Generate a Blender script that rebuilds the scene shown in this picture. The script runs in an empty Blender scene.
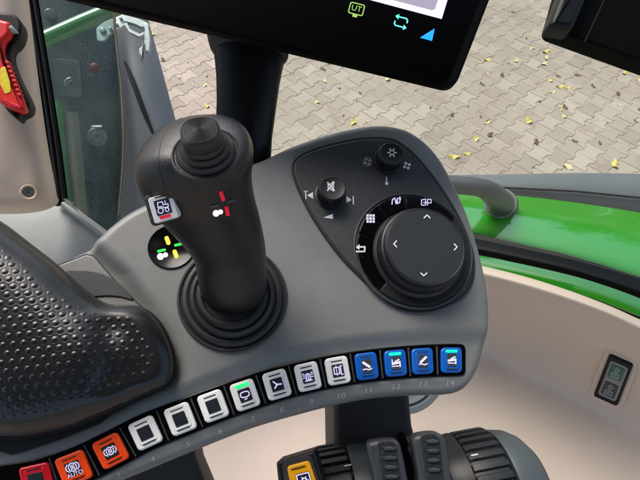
import bpy, bmesh, math, random
import numpy as np
from mathutils import Vector, Matrix
from mathutils.bvhtree import BVHTree
from mathutils.geometry import tessellate_polygon
random.seed(7); np.random.seed(7)
S = bpy.context.scene
COL = S.collection
# ------------------------------------------------------------------ camera
H = 2.78
CAM = Vector((0, 0, H))
PITCH = math.radians(53)
F = 483.0
RIGHT = Vector((1, 0, 0))
FWD = Vector((0, math.cos(PITCH), -math.sin(PITCH)))
UP = Vector((0, math.sin(PITCH), math.cos(PITCH)))
cam_d = bpy.data.cameras.new('camera'); cam = bpy.data.objects.new('camera', cam_d); COL.objects.link(cam)
cam.location = CAM; cam.rotation_euler = (math.radians(90) - PITCH, 0, 0)
cam_d.sensor_width = 36; cam_d.lens = F/640*36; cam_d.clip_start = 0.01; cam_d.clip_end = 500
S.camera = cam
def D(px, py): return RIGHT*((px-320)/F) + UP*((240-py)/F) + FWD
def P3(px, py, d): return CAM + D(px, py)*d
def camv(x, y, z): return (RIGHT*x + UP*y - FWD*z).normalized()   # z towards the camera

# ------------------------------------------------------------------ objects
def new_obj(name, me, parent=None, mats=()):
    o = bpy.data.objects.new(name, me); COL.objects.link(o)
    for m in mats: me.materials.append(m)
    if parent is not None: o.parent = parent
    return o
def tag(o, label=None, cat=None, group=None, kind=None):
    if label: o['label'] = label
    if cat: o['category'] = cat
    if group: o['group'] = group
    if kind: o['kind'] = kind
    return o
def smooth_mesh(me, ang=35):
    me.polygons.foreach_set('use_smooth', [True]*len(me.polygons))
    try: me.set_sharp_from_angle(angle=math.radians(ang))
    except Exception: pass
class MB:
    """collects verts / faces with a material index"""
    def __init__(s): s.v=[]; s.f=[]; s.m=[]
    def add(s, vs, fs, m=0):
        b=len(s.v); s.v.extend([tuple(v) for v in vs])
        for f in fs: s.f.append([b+i for i in f]); s.m.append(m)
    def build(s, name, mats, parent=None, smooth=35, recalc=True):
        me = bpy.data.meshes.new(name); me.from_pydata(s.v, [], s.f); me.update()
        if not isinstance(mats,(list,tuple)): mats=[mats]
        for m in mats: me.materials.append(m)
        me.polygons.foreach_set('material_index', s.m)
        if recalc:
            bm=bmesh.new(); bm.from_mesh(me); bmesh.ops.recalc_face_normals(bm, faces=bm.faces); bm.to_mesh(me); bm.free()
        if smooth: smooth_mesh(me, smooth)
        o = bpy.data.objects.new(name, me); COL.objects.link(o)
        if parent is not None: o.parent = parent
        return o
class Fr:
    def __init__(s, origin, n, xh=RIGHT):
        z=n.normalized(); x=(xh - z*xh.dot(z)).normalized(); y=z.cross(x)
        s.M=Matrix.Translation(origin) @ Matrix((x,y,z)).transposed().to_4x4()
        s.I=s.M.inverted(); s.o=s.I@CAM; s.R=s.I.to_3x3()
    def at(s, px, py, w=0.0):
        d=s.R@D(px,py); t=(w-s.o.z)/d.z
        return s.o+d*t
    def loc(s, p): return s.I@p
    def px(s, v):
        p=s.M@Vector(v)-CAM; d=p.dot(FWD); return (320+F*p.dot(RIGHT)/d, 240-F*p.dot(UP)/d)
    def root(s, name, label, cat, group=None):
        o=bpy.data.objects.new(name,None); COL.objects.link(o); o.matrix_world=s.M
        o.empty_display_size=.02
        return tag(o,label,cat,group)
def empty(name, loc, label, cat, group=None, kind=None):
    o=bpy.data.objects.new(name,None); COL.objects.link(o); o.location=loc; o.empty_display_size=.02
    return tag(o,label,cat,group,kind)

# ------------------------------------------------------------------ curve helpers
def catmull(pts, n, closed=True):
    pts=[Vector(p) for p in pts]; N=len(pts); out=[]
    segs=N if closed else N-1
    for i in range(segs):
        if closed: p0,p1,p2,p3=pts[(i-1)%N],pts[i],pts[(i+1)%N],pts[(i+2)%N]
        else: p0,p1,p2,p3=pts[max(i-1,0)],pts[i],pts[i+1],pts[min(i+2,N-1)]
        for k in range(n):
            t=k/n
            out.append(0.5*((2*p1)+(p2-p0)*t+(2*p0-5*p1+4*p2-p3)*t*t+(3*p1-p0-3*p2+p3)*t**3))
    if not closed: out.append(pts[-1].copy())
    return out
def resample(pts, n, closed=True):
    q=list(pts)+([pts[0]] if closed else [])
    L=[0]
    for a,b in zip(q,q[1:]): L.append(L[-1]+(b-a).length)
    T=L[-1]; out=[]; j=0
    cnt=n if closed else n-1
    for k in range(n):
        s=T*k/cnt
        while j<len(L)-2 and L[j+1]<s: j+=1
        d=L[j+1]-L[j]; t=(s-L[j])/d if d>1e-12 else 0
        out.append(q[j].lerp(q[j+1],min(max(t,0),1)))
    return out
def rrect(cx, cy, w, h, r, ang=0, seg=5):
    """rounded rectangle in pixel space, ang in degrees, anticlockwise as seen"""
    out=[]; a0=math.radians(ang); c,s=math.cos(a0),math.sin(a0)
    for (sx,sy,st) in ((1,1,0),(-1,1,90),(-1,-1,180),(1,-1,270)):
        for k in range(seg+1):
            a=math.radians(st+90*k/seg)
            x=sx*(w/2-r)+r*math.cos(a); y=sy*(h/2-r)+r*math.sin(a)
            out.append((cx+x*c-y*s, cy-(x*s+y*c)))
    return out
def area2(p): return sum(p[i][0]*p[(i+1)%len(p)][1]-p[(i+1)%len(p)][0]*p[i][1] for i in range(len(p)))
def inset2(P, d):
    """inset an anticlockwise list of (u,v)"""
    n=len(P); out=[]
    for i in range(n):
        a=Vector(P[i-1][:2]); b=Vector(P[i][:2]); c=Vector(P[(i+1)%n][:2])
        e1=(b-a); e2=(c-b)
        if e1.length<1e-9: e1=e2
        if e2.length<1e-9: e2=e1
        e1=e1.normalized(); e2=e2.normalized()
        t=(e1+e2)
        if t.length<1e-6: t=e1
        t=t.normalized(); nn=Vector((-t.y,t.x))
        k=max(.5, t.dot(e1)); out.append(b+nn*(d/k))
    return out
def slab(mb, poly, w0, w1, bev=0.0, fr=None, m=0, mtop=None, seg=3, proj=True, dish=0):
    """poly: list of px coordinates (fr given) or local (u,v); extruded from w0 up to w1 with a rounded top edge"""
    if fr is not None: Q=[fr.at(p[0],p[1],w1)[:2] for p in poly]
    else: Q=[tuple(p[:2]) for p in poly]
    if area2(Q)<0: Q=Q[::-1]
    n=len(Q); rings=[([Vector(q) for q in Q],w0)]
    if bev>0:
        for k in range(seg+1):
            a=math.pi/2*k/seg
            rings.append((inset2(Q,bev*(1-math.cos(a))), w1-bev*(1-math.sin(a))))
    else: rings.append(([Vector(q) for q in Q],w1))
    vs=[]; fs=[]
    for r,w in rings:
        for p in r: vs.append((p.x,p.y,w))
    for k in range(len(rings)-1):
        for i in range(n):
            j=(i+1)%n
            fs.append((k*n+i,k*n+j,(k+1)*n+j,(k+1)*n+i))
    mb.add(vs,fs,m)
    top=rings[-1]
    mb.add([(p.x,p.y,top[1]) for p in top[0]],[tuple(range(n))],m if mtop is None else mtop)
    mb.add([(p.x,p.y,w0) for p in rings[0][0]],[tuple(range(n))[::-1]],m)
def lathe(mb, prof, c=(0,0,0), n=64, m=0, X=None, teeth=None, arc=None, cap=False):
    """prof: (r,z). teeth=(count,amp,set of ring ids)"""
    rings=[]; vs=[]; fs=[]
    for ri,(r,z) in enumerate(prof):
        for k in range(n):
            a=2*math.pi*k/n
            rr=r
            if teeth and ri in teeth[2]:
                ph=(k*teeth[0]/n)%1.0
                rr=r-(teeth[1] if ph>.62 else 0)
            p=Vector((rr*math.cos(a),rr*math.sin(a),z))
            p=(X@p) if X is not None else p+Vector(c)
            vs.append(tuple(p))
    for ri in range(len(prof)-1):
        for k in range(n):
            j=(k+1)%n; fs.append((ri*n+k,ri*n+j,(ri+1)*n+j,(ri+1)*n+k))
    mb.add(vs,fs,m)
    if cap:
        for ri in (0,len(prof)-1):
            mb.add(vs[ri*n:(ri+1)*n],[tuple(range(n))],m)
def tube(mb, pts, r, n=16, m=0, cap=True):
    pts=[Vector(p) for p in pts]; rr=r if isinstance(r,(list,tuple)) else [r]*len(pts)
    prev=None; vs=[]; fs=[]
    for i,p in enumerate(pts):
        t=(pts[min(i+1,len(pts)-1)]-pts[max(i-1,0)]).normalized()
        if prev is None:
            a=Vector((0,0,1)) if abs(t.z)<.9 else Vector((1,0,0)); x=t.cross(a).normalized()
        else: x=(prev-t*prev.dot(t)).normalized()
        prev=x; y=t.cross(x)
        for k in range(n):
            an=2*math.pi*k/n; vs.append(tuple(p+(x*math.cos(an)+y*math.sin(an))*rr[i]))
    for i in range(len(pts)-1):
        for k in range(n):
            j=(k+1)%n; fs.append((i*n+k,i*n+j,(i+1)*n+j,(i+1)*n+k))
    if cap: fs.append(tuple(range(n))[::-1]); fs.append(tuple((len(pts)-1)*n+k for k in range(n)))
    mb.add(vs,fs,m)
def box(mb, c, sz, X=None, m=0, bev=0.0):
    """box with small chamfered edges; X optional 4x4"""
    bm=bmesh.new(); bmesh.ops.create_cube(bm,size=1)
    for v in bm.verts: v.co=Vector((v.co.x*sz[0],v.co.y*sz[1],v.co.z*sz[2]))
    if bev>0: bmesh.ops.bevel(bm,geom=list(bm.edges),offset=bev,segments=2,affect='EDGES',profile=.5)
    vs=[]
    for v in bm.verts:
        p=v.co.copy()
        p=(X@p) if X is not None else p
        vs.append(tuple(p+Vector(c)))
    bm.verts.index_update()
    mb.add(vs,[[v.index for v in f.verts] for f in bm.faces],m); bm.free()
def patch(ctrl, nu, nv, conv):
    """ctrl rows of (px,py,depth); returns verts (grid) and faces"""
    rows=[[P3(*c) for c in r] for r in ctrl]
    rr=[catmull(r,nu,False) for r in rows]
    cols=[catmull([rr[i][k] for i in range(len(rr))],nv,False) for k in range(len(rr[0]))]
    W=len(cols); Hh=len(cols[0]); vs=[]
    for j in range(Hh):
        for i in range(W): vs.append(tuple(conv(cols[i][j])))
    fs=[(j*W+i,j*W+i+1,(j+1)*W+i+1,(j+1)*W+i) for j in range(Hh-1) for i in range(W-1)]
    return vs,fs,W,Hh
def patch_obj(name, ctrl, nu, nv, mat, root, thick=.004, extra=None, off=1):
    """a curved sheet with real thickness (back face pushed away from the camera side)"""
    o0=Vector(root.location) if root is not None else Vector((0,0,0))
    vs,fs,W,Hh=patch(ctrl,nu,nv,lambda p:p-o0)
    n=len(vs); me=bpy.data.meshes.new('t'); me.from_pydata(vs,[],fs); me.update()
    nr=[v.normal.copy() for v in me.vertices]
    c=sum((Vector(v) for v in vs),Vector())/n
    sgn=1 if sum(nr[i].dot((CAM-o0)-Vector(vs[i])) for i in range(n))>0 else -1
    bpy.data.meshes.remove(me)
    back=[tuple(Vector(vs[i])-nr[i]*sgn*thick) for i in range(n)]
    F2=list(fs)+[tuple(n+k for k in f[::-1]) for f in fs]
    border=[i for i in range(W)]+[j*W+W-1 for j in range(1,Hh)]+[(Hh-1)*W+i for i in range(W-2,-1,-1)]+[j*W for j in range(Hh-2,0,-1)]
    for a,b in zip(border,border[1:]+border[:1]): F2.append((a,b,b+n,a+n))
    mb=MB(); mb.add(vs+back,F2); return mb.build(name,mat,root,40)

# ------------------------------------------------------------------ materials
def lin(h):
    h=h.lstrip('#'); c=[int(h[i:i+2],16)/255 for i in (0,2,4)]
    return tuple((x/12.92 if x<=.04045 else ((x+.055)/1.055)**2.4) for x in c)+(1,)
def mat(name, col, rough=.5, metal=0, bump=None, var=None, spec=.5, emis=None, coat=0, rvar=None, dust=None, dist=.0003, scr=None):
    m=bpy.data.materials.new(name); m.use_nodes=True; nt=m.node_tree; b=nt.nodes['Principled BSDF']
    c=lin(col) if isinstance(col,str) else tuple(col)+(1,)
    b.inputs['Base Color'].default_value=c; b.inputs['Roughness'].default_value=rough; b.inputs['Metallic'].default_value=metal
    b.inputs['Specular IOR Level'].default_value=spec; b.inputs['Coat Weight'].default_value=coat; b.inputs['Coat Roughness'].default_value=.05
    tc=nt.nodes.new('ShaderNodeTexCoord')
    def noise(sc,det=3,ro=.6):
        n=nt.nodes.new('ShaderNodeTexNoise'); n.inputs['Scale'].default_value=sc; n.inputs['Detail'].default_value=det; n.inputs['Roughness'].default_value=ro
        nt.links.new(tc.outputs['Object'],n.inputs['Vector']); return n
    last=None
    if var:
        n=noise(var[0],5); r=nt.nodes.new('ShaderNodeMapRange'); r.inputs[1].default_value=.3; r.inputs[2].default_value=.7
        r.inputs[3].default_value=1-var[1]; r.inputs[4].default_value=1+var[1]; nt.links.new(n.outputs['Fac'],r.inputs[0])
        h=nt.nodes.new('ShaderNodeVectorMath'); h.operation='SCALE'; h.inputs[0].default_value=c[:3]; nt.links.new(r.outputs[0],h.inputs['Scale'])
        last=h.outputs[0]
    if dust:   # (scale, threshold, colour, amount)
        n=noise(dust[0],2,.5); r=nt.nodes.new('ShaderNodeMapRange'); r.inputs[1].default_value=dust[1]; r.inputs[2].default_value=dust[1]+.05
        r.inputs[3].default_value=0; r.inputs[4].default_value=dust[3]; nt.links.new(n.outputs['Fac'],r.inputs[0])
        n2=noise(dust[0]*.04,3); r2=nt.nodes.new('ShaderNodeMapRange'); r2.inputs[1].default_value=.4; r2.inputs[2].default_value=.65; nt.links.new(n2.outputs['Fac'],r2.inputs[0])
        mu=nt.nodes.new('ShaderNodeMath'); mu.operation='MULTIPLY'; nt.links.new(r.outputs[0],mu.inputs[0]); nt.links.new(r2.outputs[0],mu.inputs[1])
        mx=nt.nodes.new('ShaderNodeMix'); mx.data_type='RGBA'; nt.links.new(mu.outputs[0],mx.inputs[0])
        if last: nt.links.new(last,mx.inputs[6])
        else: mx.inputs[6].default_value=c
        mx.inputs[7].default_value=lin(dust[2]); last=mx.outputs[2]
    if scr:
        tm=None
        for (rot,sx_) in ((.5,(90,2600,1)),(-.7,(2400,70,1))):
            mp=nt.nodes.new('ShaderNodeMapping'); mp.inputs['Rotation'].default_value=(0,0,rot); mp.inputs['Scale'].default_value=(sx_[0]*scr[0],sx_[1]*scr[0],1)
            nt.links.new(tc.outputs['Object'],mp.inputs[0]); n=nt.nodes.new('ShaderNodeTexNoise'); n.inputs['Scale'].default_value=1; n.inputs['Detail'].default_value=1; nt.links.new(mp.outputs[0],n.inputs['Vector'])
            r=nt.nodes.new('ShaderNodeMapRange'); r.inputs[1].default_value=.76; r.inputs[2].default_value=.80; r.inputs[4].default_value=scr[1]; nt.links.new(n.outputs['Fac'],r.inputs[0])
            if tm is None: tm=r.outputs[0]
            else:
                ad=nt.nodes.new('ShaderNodeMath'); ad.operation='MAXIMUM'; nt.links.new(tm,ad.inputs[0]); nt.links.new(r.outputs[0],ad.inputs[1]); tm=ad.outputs[0]
        mx=nt.nodes.new('ShaderNodeMix'); mx.data_type='RGBA'; nt.links.new(tm,mx.inputs[0])
        if last: nt.links.new(last,mx.inputs[6])
        else: mx.inputs[6].default_value=c
        mx.inputs[7].default_value=lin('#a8a8a4'); last=mx.outputs[2]
    if last: nt.links.new(last,b.inputs['Base Color'])
    if rvar:
        n=noise(rvar[0],4); r=nt.nodes.new('ShaderNodeMapRange'); r.inputs[1].default_value=.3; r.inputs[2].default_value=.7
        r.inputs[3].default_value=rough-rvar[1]; r.inputs[4].default_value=rough+rvar[1]; nt.links.new(n.outputs['Fac'],r.inputs[0]); nt.links.new(r.outputs[0],b.inputs['Roughness'])
    if bump:
        n=noise(bump[0],2); bp=nt.nodes.new('ShaderNodeBump'); bp.inputs['Strength'].default_value=bump[1]; bp.inputs['Distance'].default_value=dist
        nt.links.new(n.outputs['Fac'],bp.inputs['Height']); nt.links.new(bp.outputs['Normal'],b.inputs['Normal'])
    if emis:
        b.inputs['Emission Color'].default_value=lin(emis[0]); b.inputs['Emission Strength'].default_value=emis[1]
    return m
M={}
M['body']=mat('console_grey_plastic','#737472',.36,bump=(1400,.5),var=(14,.07),rvar=(22,.10),dust=(900,.655,'#9a9a96',.5),scr=(1,.35))
M['panel']=mat('panel_black_plastic','#2d3032',.5,bump=(1600,.4),var=(30,.12),dust=(1100,.62,'#8a8884',.45))
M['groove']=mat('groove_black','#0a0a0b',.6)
M['gloss']=mat('gloss_black','#050506',.16,rvar=(60,.05),spec=.22,dust=(1300,.68,'#8a8884',.3))
M['knob']=mat('knob_black','#141517',.42,bump=(1800,.3),dust=(1500,.66,'#77787a',.35))
M['dial']=mat('dial_top','#202427',.5,bump=(2000,.3),var=(40,.1))
M['grip']=mat('grip_black','#17181a',.34,bump=(1500,.6),rvar=(40,.05),dist=.0003,dust=(1300,.69,'#6a6a6c',.35))
M['boot']=mat('rubber_boot','#222324',.5,bump=(900,.25),dust=(900,.62,'#6d6c68',.4))
M['white']=mat('white_print','#e6e6ea',.5)
M['num']=mat('number_print','#a3a6a8',.5)
M['badge']=mat('badge_white','#f2f2f2',.35)
M['grey_print']=mat('grey_print','#9fa2a4',.5)
M['dk_print']=mat('dark_grey_print','#43484a',.5)
M['red']=mat('red_print','#d01028',.4,emis=('#d01028',.25))
M['wbtn']=mat('white_button','#e6e6e2',.3,var=(60,.06),rvar=(80,.08),dust=(700,.64,'#7d7a74',.4))
M['obtn']=mat('orange_button','#f04810',.3,var=(60,.06))
M['rbtn']=mat('red_button','#c01024',.3)
M['bbtn']=mat('blue_button','#0a5ab4',.3,var=(60,.08))
M['ybtn']=mat('yellow_button','#ffb010',.3,var=(60,.06))
M['icw']=mat('icon_window','#20252c',.3,rvar=(90,.1))
M['icwb']=mat('icon_window_grey','#3a3f45',.3)
M['icon']=mat('icon_lit','#d9d2f0',.4,emis=('#cfc6ee',.25))
M['led']=mat('led_green','#20c860',.3,emis=('#28e070',.7))
M['ledc']=mat('led_teal','#10b0a0',.3,emis=('#10c090',.6))
M['ylw']=mat('yellow_lamp','#e0b83a',.3,emis=('#e8bc40',.7))
M['wht']=mat('white_lamp','#f2e4e4',.3,emis=('#ffecec',.7))
M['grn']=mat('green_lamp','#20b040',.3,emis=('#22c048',.6))
M['pad']=mat('pad_black_leather','#1a1c1e',.27,bump=(900,.15),rvar=(30,.06),dist=.0003,dust=(1200,.68,'#7a7a78',.35))
M['beige']=mat('beige_plastic','#d2bfae',.5,bump=(1300,.2),var=(5,.04),rvar=(9,.06))
M['sill']=mat('grey_sill','#8f9490',.4,var=(20,.08),rvar=(15,.1),dust=(500,.6,'#b5b3aa',.4))
M['rubber']=mat('black_rubber','#08090a',.5,spec=.25,bump=(500,.2))
M['green']=mat('green_paint','#2a881c',.15,coat=1,var=(6,.04),spec=.8)
M['green'].node_tree.nodes['Principled BSDF'].inputs['Coat IOR'].default_value=1.8
M['dkgreen']=mat('dark_green_paint','#1e6b22',.3,coat=.4)
M['fender']=mat('fender_grey_plastic','#565d60',.5,bump=(500,.2),var=(10,.06),dust=(300,.62,'#8f8f88',.35))
M['fenderin']=mat('inner_fender','#20282a',.6,var=(8,.15),dust=(260,.58,'#8a8f88',.4))
M['steel']=mat('galvanised_steel','#a9b6b2',.4,metal=.7,var=(60,.15),bump=(300,.2))
M['redp']=mat('hammer_red','#cf1410',.35,var=(60,.05))
M['screw']=mat('screw','#8a8680',.4,metal=.5)
M['black']=mat('housing_black','#030304',.25,spec=.06)
M['blackm']=mat('housing_black_matt','#040404',.55,spec=.08)
M['bluegrey']=mat('block_blue_black','#0e1217',.4,spec=.3)
M['post']=mat('post_black','#060606',.35,rvar=(20,.05),spec=.25,dust=(900,.66,'#5a5a58',.3))
M['screen']=mat('screen_light','#101010',.3,emis=('#cfc8dd',.85),spec=.2)
M['screen2']=mat('screen_grey','#101010',.3,emis=('#8e889a',.85),spec=.2)
M['icg']=mat('icon_green','#101010',.3,emis=('#8cb45a',.8),spec=.2)
M['icc']=mat('icon_cyan','#101010',.3,emis=('#5fd6cc',.9),spec=.2)
M['icb']=mat('icon_blue','#101010',.3,emis=('#1c8cf0',1),spec=.2)
M['lever']=mat('lever_grey','#3a3e42',.45,bump=(1200,.3),dust=(900,.66,'#8a8884',.35))
M['ridge']=mat('ridge_black','#222426',.5,bump=(900,.3),dust=(900,.62,'#7a7a76',.45))
M['house']=mat('housing_blue_grey','#4c5356',.42,bump=(1200,.3),var=(20,.05))
M['support']=mat('support_dark','#363534',.6,bump=(450,.9),dust=(700,.68,'#77736c',.4),dist=.0006)
M['swgrey']=mat('switch_grey','#7d8282',.45)
M['swgreen']=mat('switch_green','#1d5a48',.45)
M['swdark']=mat('switch_dark','#33303a',.45)
M['ringg']=mat('ring_grey','#6d7475',.5,bump=(900,.3))
M['taillens']=mat('tail_lens','#6e1a18',.5)
M['band']=mat('grey_brown_band','#7d7466',.6,var=(20,.1))
M['handle']=mat('handle_grey','#3d4346',.5,bump=(900,.2),var=(20,.08))
M['ylab']=mat('yellow_label','#d9c520',.4,var=(220,.15))

# ------------------------------------------------------------------ 2D icon helpers in pixel space
class Ico:
    def __init__(s, mp): s.mb=MB(); s.mp=mp
    def poly(s, pts, m=0):
        vs=[s.mp(x,y) for x,y in pts]
        if any(v is None for v in vs): return
        tri=tessellate_polygon([[Vector((x,y,0)) for x,y in pts]])
        s.mb.add(vs,[tuple(t) for t in tri],m)
    def stroke(s, pts, w, m=0, closed=False):
        q=[Vector(p) for p in pts]; n=len(q)
        rng=range(n if closed else n-1)
        for i in rng:
            a,b=q[i],q[(i+1)%n]; d=(b-a)
            if d.length<1e-6: continue
            d=d.normalized(); nn=Vector((-d.y,d.x))*w/2; e=d*w*.35
            s.poly([tuple(a-e+nn),tuple(b+e+nn),tuple(b+e-nn),tuple(a-e-nn)],m)
    def circ(s, x, y, r, w, m=0, n=20, a0=0, a1=360):
        pts=[(x+r*math.cos(math.radians(a0+(a1-a0)*k/n)), y-r*math.sin(math.radians(a0+(a1-a0)*k/n))) for k in range(n+1)]
        s.stroke(pts,w,m)
    def disc(s, x, y, r, m=0, n=20): s.poly([(x+r*math.cos(2*math.pi*k/n),y-r*math.sin(2*math.pi*k/n)) for k in range(n)],m)
    def text(s, txt, x, y, size, ang=0, m=0, shear=0.0, xs=1.0):
        cu=bpy.data.curves.new('t','FONT'); cu.body=txt; cu.size=size; cu.align_x='CENTER'; cu.align_y='CENTER'; cu.resolution_u=3; cu.shear=shear
        cu.fill_mode='FRONT'; cu.offset=0
        ob=bpy.data.objects.new('t',cu); me=bpy.data.meshes.new_from_object(ob)
        a=math.radians(ang); c,sn=math.cos(a),math.sin(a)
        vs=[s.mp(x+(v.co.x*xs*c-v.co.y*sn), y-(v.co.x*xs*sn+v.co.y*c)) for v in me.vertices]
        if not any(v is None for v in vs): s.mb.add(vs,[tuple(p.vertices) for p in me.polygons],m)
        bpy.data.objects.remove(ob); bpy.data.meshes.remove(me); bpy.data.curves.remove(cu)
    def build(s,name,mats,parent): return s.mb.build(name,mats,parent,0,False)
def xf(cx,cy,ang,sc=1.0):
    a=math.radians(ang); c,s=math.cos(a),math.sin(a)
    return lambda pts:[(cx+sc*(x*c-y*s), cy-sc*(x*s+y*c)) for x,y in pts]

# =================================================================== THE CONSOLE
K=Fr(P3(320,260,.38), camv(.12,.34,.93))
con=K.root('armrest_console','grey tractor armrest console with a curved row of numbered square buttons and a round dial','control console')
OUT=[(146,471),(192,452),(251,429),(300,414.5),(337,405),(375,398),(412,395),(445,394),(460,392),(471,386),(480,373),(487,352),(491,325),(490,295),(484,262),(472,222),(456,185),(437,152),(413,131),(387,123.5),(360,125),(325,133),(290,145),(262,158),(225,171),(180,188),(135,207),(110,224),(92,240),(60,256),(20,285),(-30,330),(-60,400),(-60,480),(-40,545),(0,545),(55,511),(105,488)]
STRIP=[(-2,486),(36,480),(73,468.5),(110,451),(145,433),(180,419),(213,406),(245,395),(277,384.5),(308,376.5),(338,370.5),(367,366),(396,363),(423,361),(452,360)]
strip_s=[Vector(p) for p in catmull([Vector((p[0],p[1],0)) for p in STRIP],8,False)]
sx=np.array([p.x for p in strip_s]); sy=np.array([p.y for p in strip_s])
def ss(a,b,x):
    t=np.clip((x-a)/(b-a),0,1); return t*t*(3-2*t)
VAL=np.array([(60,225),(100,250),(125,272),(150,305),(168,335),(178,362),(186,395),(188,470)],float)
def hgt(px,py):
    px=np.asarray(px,float); py=np.asarray(py,float)
    d=np.interp(px,sx,sy)-py       # pixels above the button arc
    slope=np.interp(px,[0,150,300,460],[.88,.9,.96,1.0])
    d=d*slope
    h=-.0045*(1-ss(16,34,d))
    h=h-.0025*(1-ss(-32,-17,d))
    # fold to the left of the plateau
    xv=np.interp(py,VAL[:,1],VAL[:,0],left=0,right=188)
    h=h-.009*(1-ss(-16,12,px-xv))*ss(22,50,d)
    # gentle crown toward the far right panel
    h=h+.002*ss(0,1,1-np.hypot((px-395)/110,(py-215)/110))
    return h
oc=catmull([Vector((p[0],p[1],0)) for p in OUT],10,True)
ol=[K.at(p.x,p.y,0).to_2d() for p in oc]
ol=[Vector(p) for p in resample([Vector((p.x,p.y,0)) for p in ol],420,True)]
if area2(ol)<0: ol=ol[::-1]
RAD=.007
inn=inset2(ol,RAD); cen=K.at(300,310,0).to_2d()
# smooth inset loop a little
for _ in range(3): inn=[(inn[i-1]+inn[i]*2+inn[(i+1)%len(inn)])/4 for i in range(len(inn))]
NR=90
vs=[]; n=len(ol)
rings=[]
for k in range(1,NR+1):
    t=(k/NR)**.8
    rings.append([cen+(p-cen)*t for p in inn])
def hl(pts):
    pp=[K.px((p.x,p.y,0)) for p in pts]
    return hgt([a[0] for a in pp],[a[1] for a in pp])
mb=MB(); V=[(cen.x,cen.y,float(hl([cen])[0]))]; Fc=[]
for r in rings:
    h=hl(r); V+= [(p.x,p.y,float(hh)) for p,hh in zip(r,h)]
hb=hl(inn)
for k in range(1,8):
    a=math.pi/2*k/7
    for i in range(n):
        p=inn[i].lerp(Vector(ol[i][:2]),math.sin(a)); V.append((p.x,p.y,float(hb[i])-RAD*(1-math.cos(a))))
for (dx,dz) in ((.000,-.02),(.003,-.03),(.010,-.036)):
    q=inset2(ol,dx)
    for i in range(n): V.append((q[i].x,q[i].y,dz))
for i in range(n): Fc.append((0,1+i,1+(i+1)%n))
tot=(len(V)-1)//n
for k in range(tot-1):
    for i in range(n):
        j=(i+1)%n; a=1+k*n
        Fc.append((a+i,a+n+i,a+n+j,a+j))
Fc.append(tuple(1+(tot-1)*n+i for i in range(n)))
mb.add(V,Fc); body=mb.build('body',M['body'],con,50)
bodyBVH=BVHTree.FromPolygons([Vector(v) for v in V],Fc)
def onbody(px,py,off=.0003):
    o=K.o; d=(K.R@D(px,py)).normalized()
    h=bodyBVH.ray_cast(o,d)
    return (h[0]+h[1]*off*(1 if h[1].dot(d)<0 else -1)) if h[0] is not None else None
def w_at(px,py): return float(hgt(px,py))

# button bezel: black glossy curved strip
top=[];bot=[]
SP=resample([Vector((p.x,p.y,0)) for p in strip_s],160,False)
SP=[p for p in SP if p.x>=-2]
def half(x): return float(np.interp(x,[0,110,250,360,460],[21,19.5,17.5,16.5,16.5]))
tn=[]
for i,p in enumerate(SP):
    t=(SP[min(i+1,len(SP)-1)]-SP[max(i-1,0)]).normalized(); nn=Vector((t.y,-t.x,0)); tn.append(nn)
    top.append(p+nn*half(p.x)); bot.append(p-nn*half(p.x))
e=SP[-1]
end=[(e.x+9,e.y-16.3),(e.x+12.5,e.y-15),(e.x+14,e.y-11),(e.x+14,e.y+11),(e.x+12.5,e.y+15),(e.x+9,e.y+16.2)]
poly=[(p.x,p.y) for p in top]+end+[(p.x,p.y) for p in bot[::-1]]
mb=MB(); slab(mb,poly,-.012,-.0036,.0008,K); mb.build('button_bezel',M['gloss'],con)
mb=MB()
pf=[]
NUM={3:(118.5,476),4:(152.5,459.5),5:(188,444.5),6:(220,431.5),7:(252.5,419.5),8:(281.5,410),9:(311,402),10:(340.5,396),11:(368,390.7),12:(395.5,387),13:(422.5,384.4),14:(449.5,383)}
ang_at=lambda x: -math.degrees(math.atan2(np.interp(x+8,sx,sy)-np.interp(x-8,sx,sy),16))
for k,(x,y) in NUM.items():
    ic=Ico(lambda a,b:onbody(a,b,.0002)); ic.text(str(k),x,y,7.6,ang_at(x)*.9,0,.15,1.25)
    ic.build('number_mark',[M['num']],con)
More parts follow.
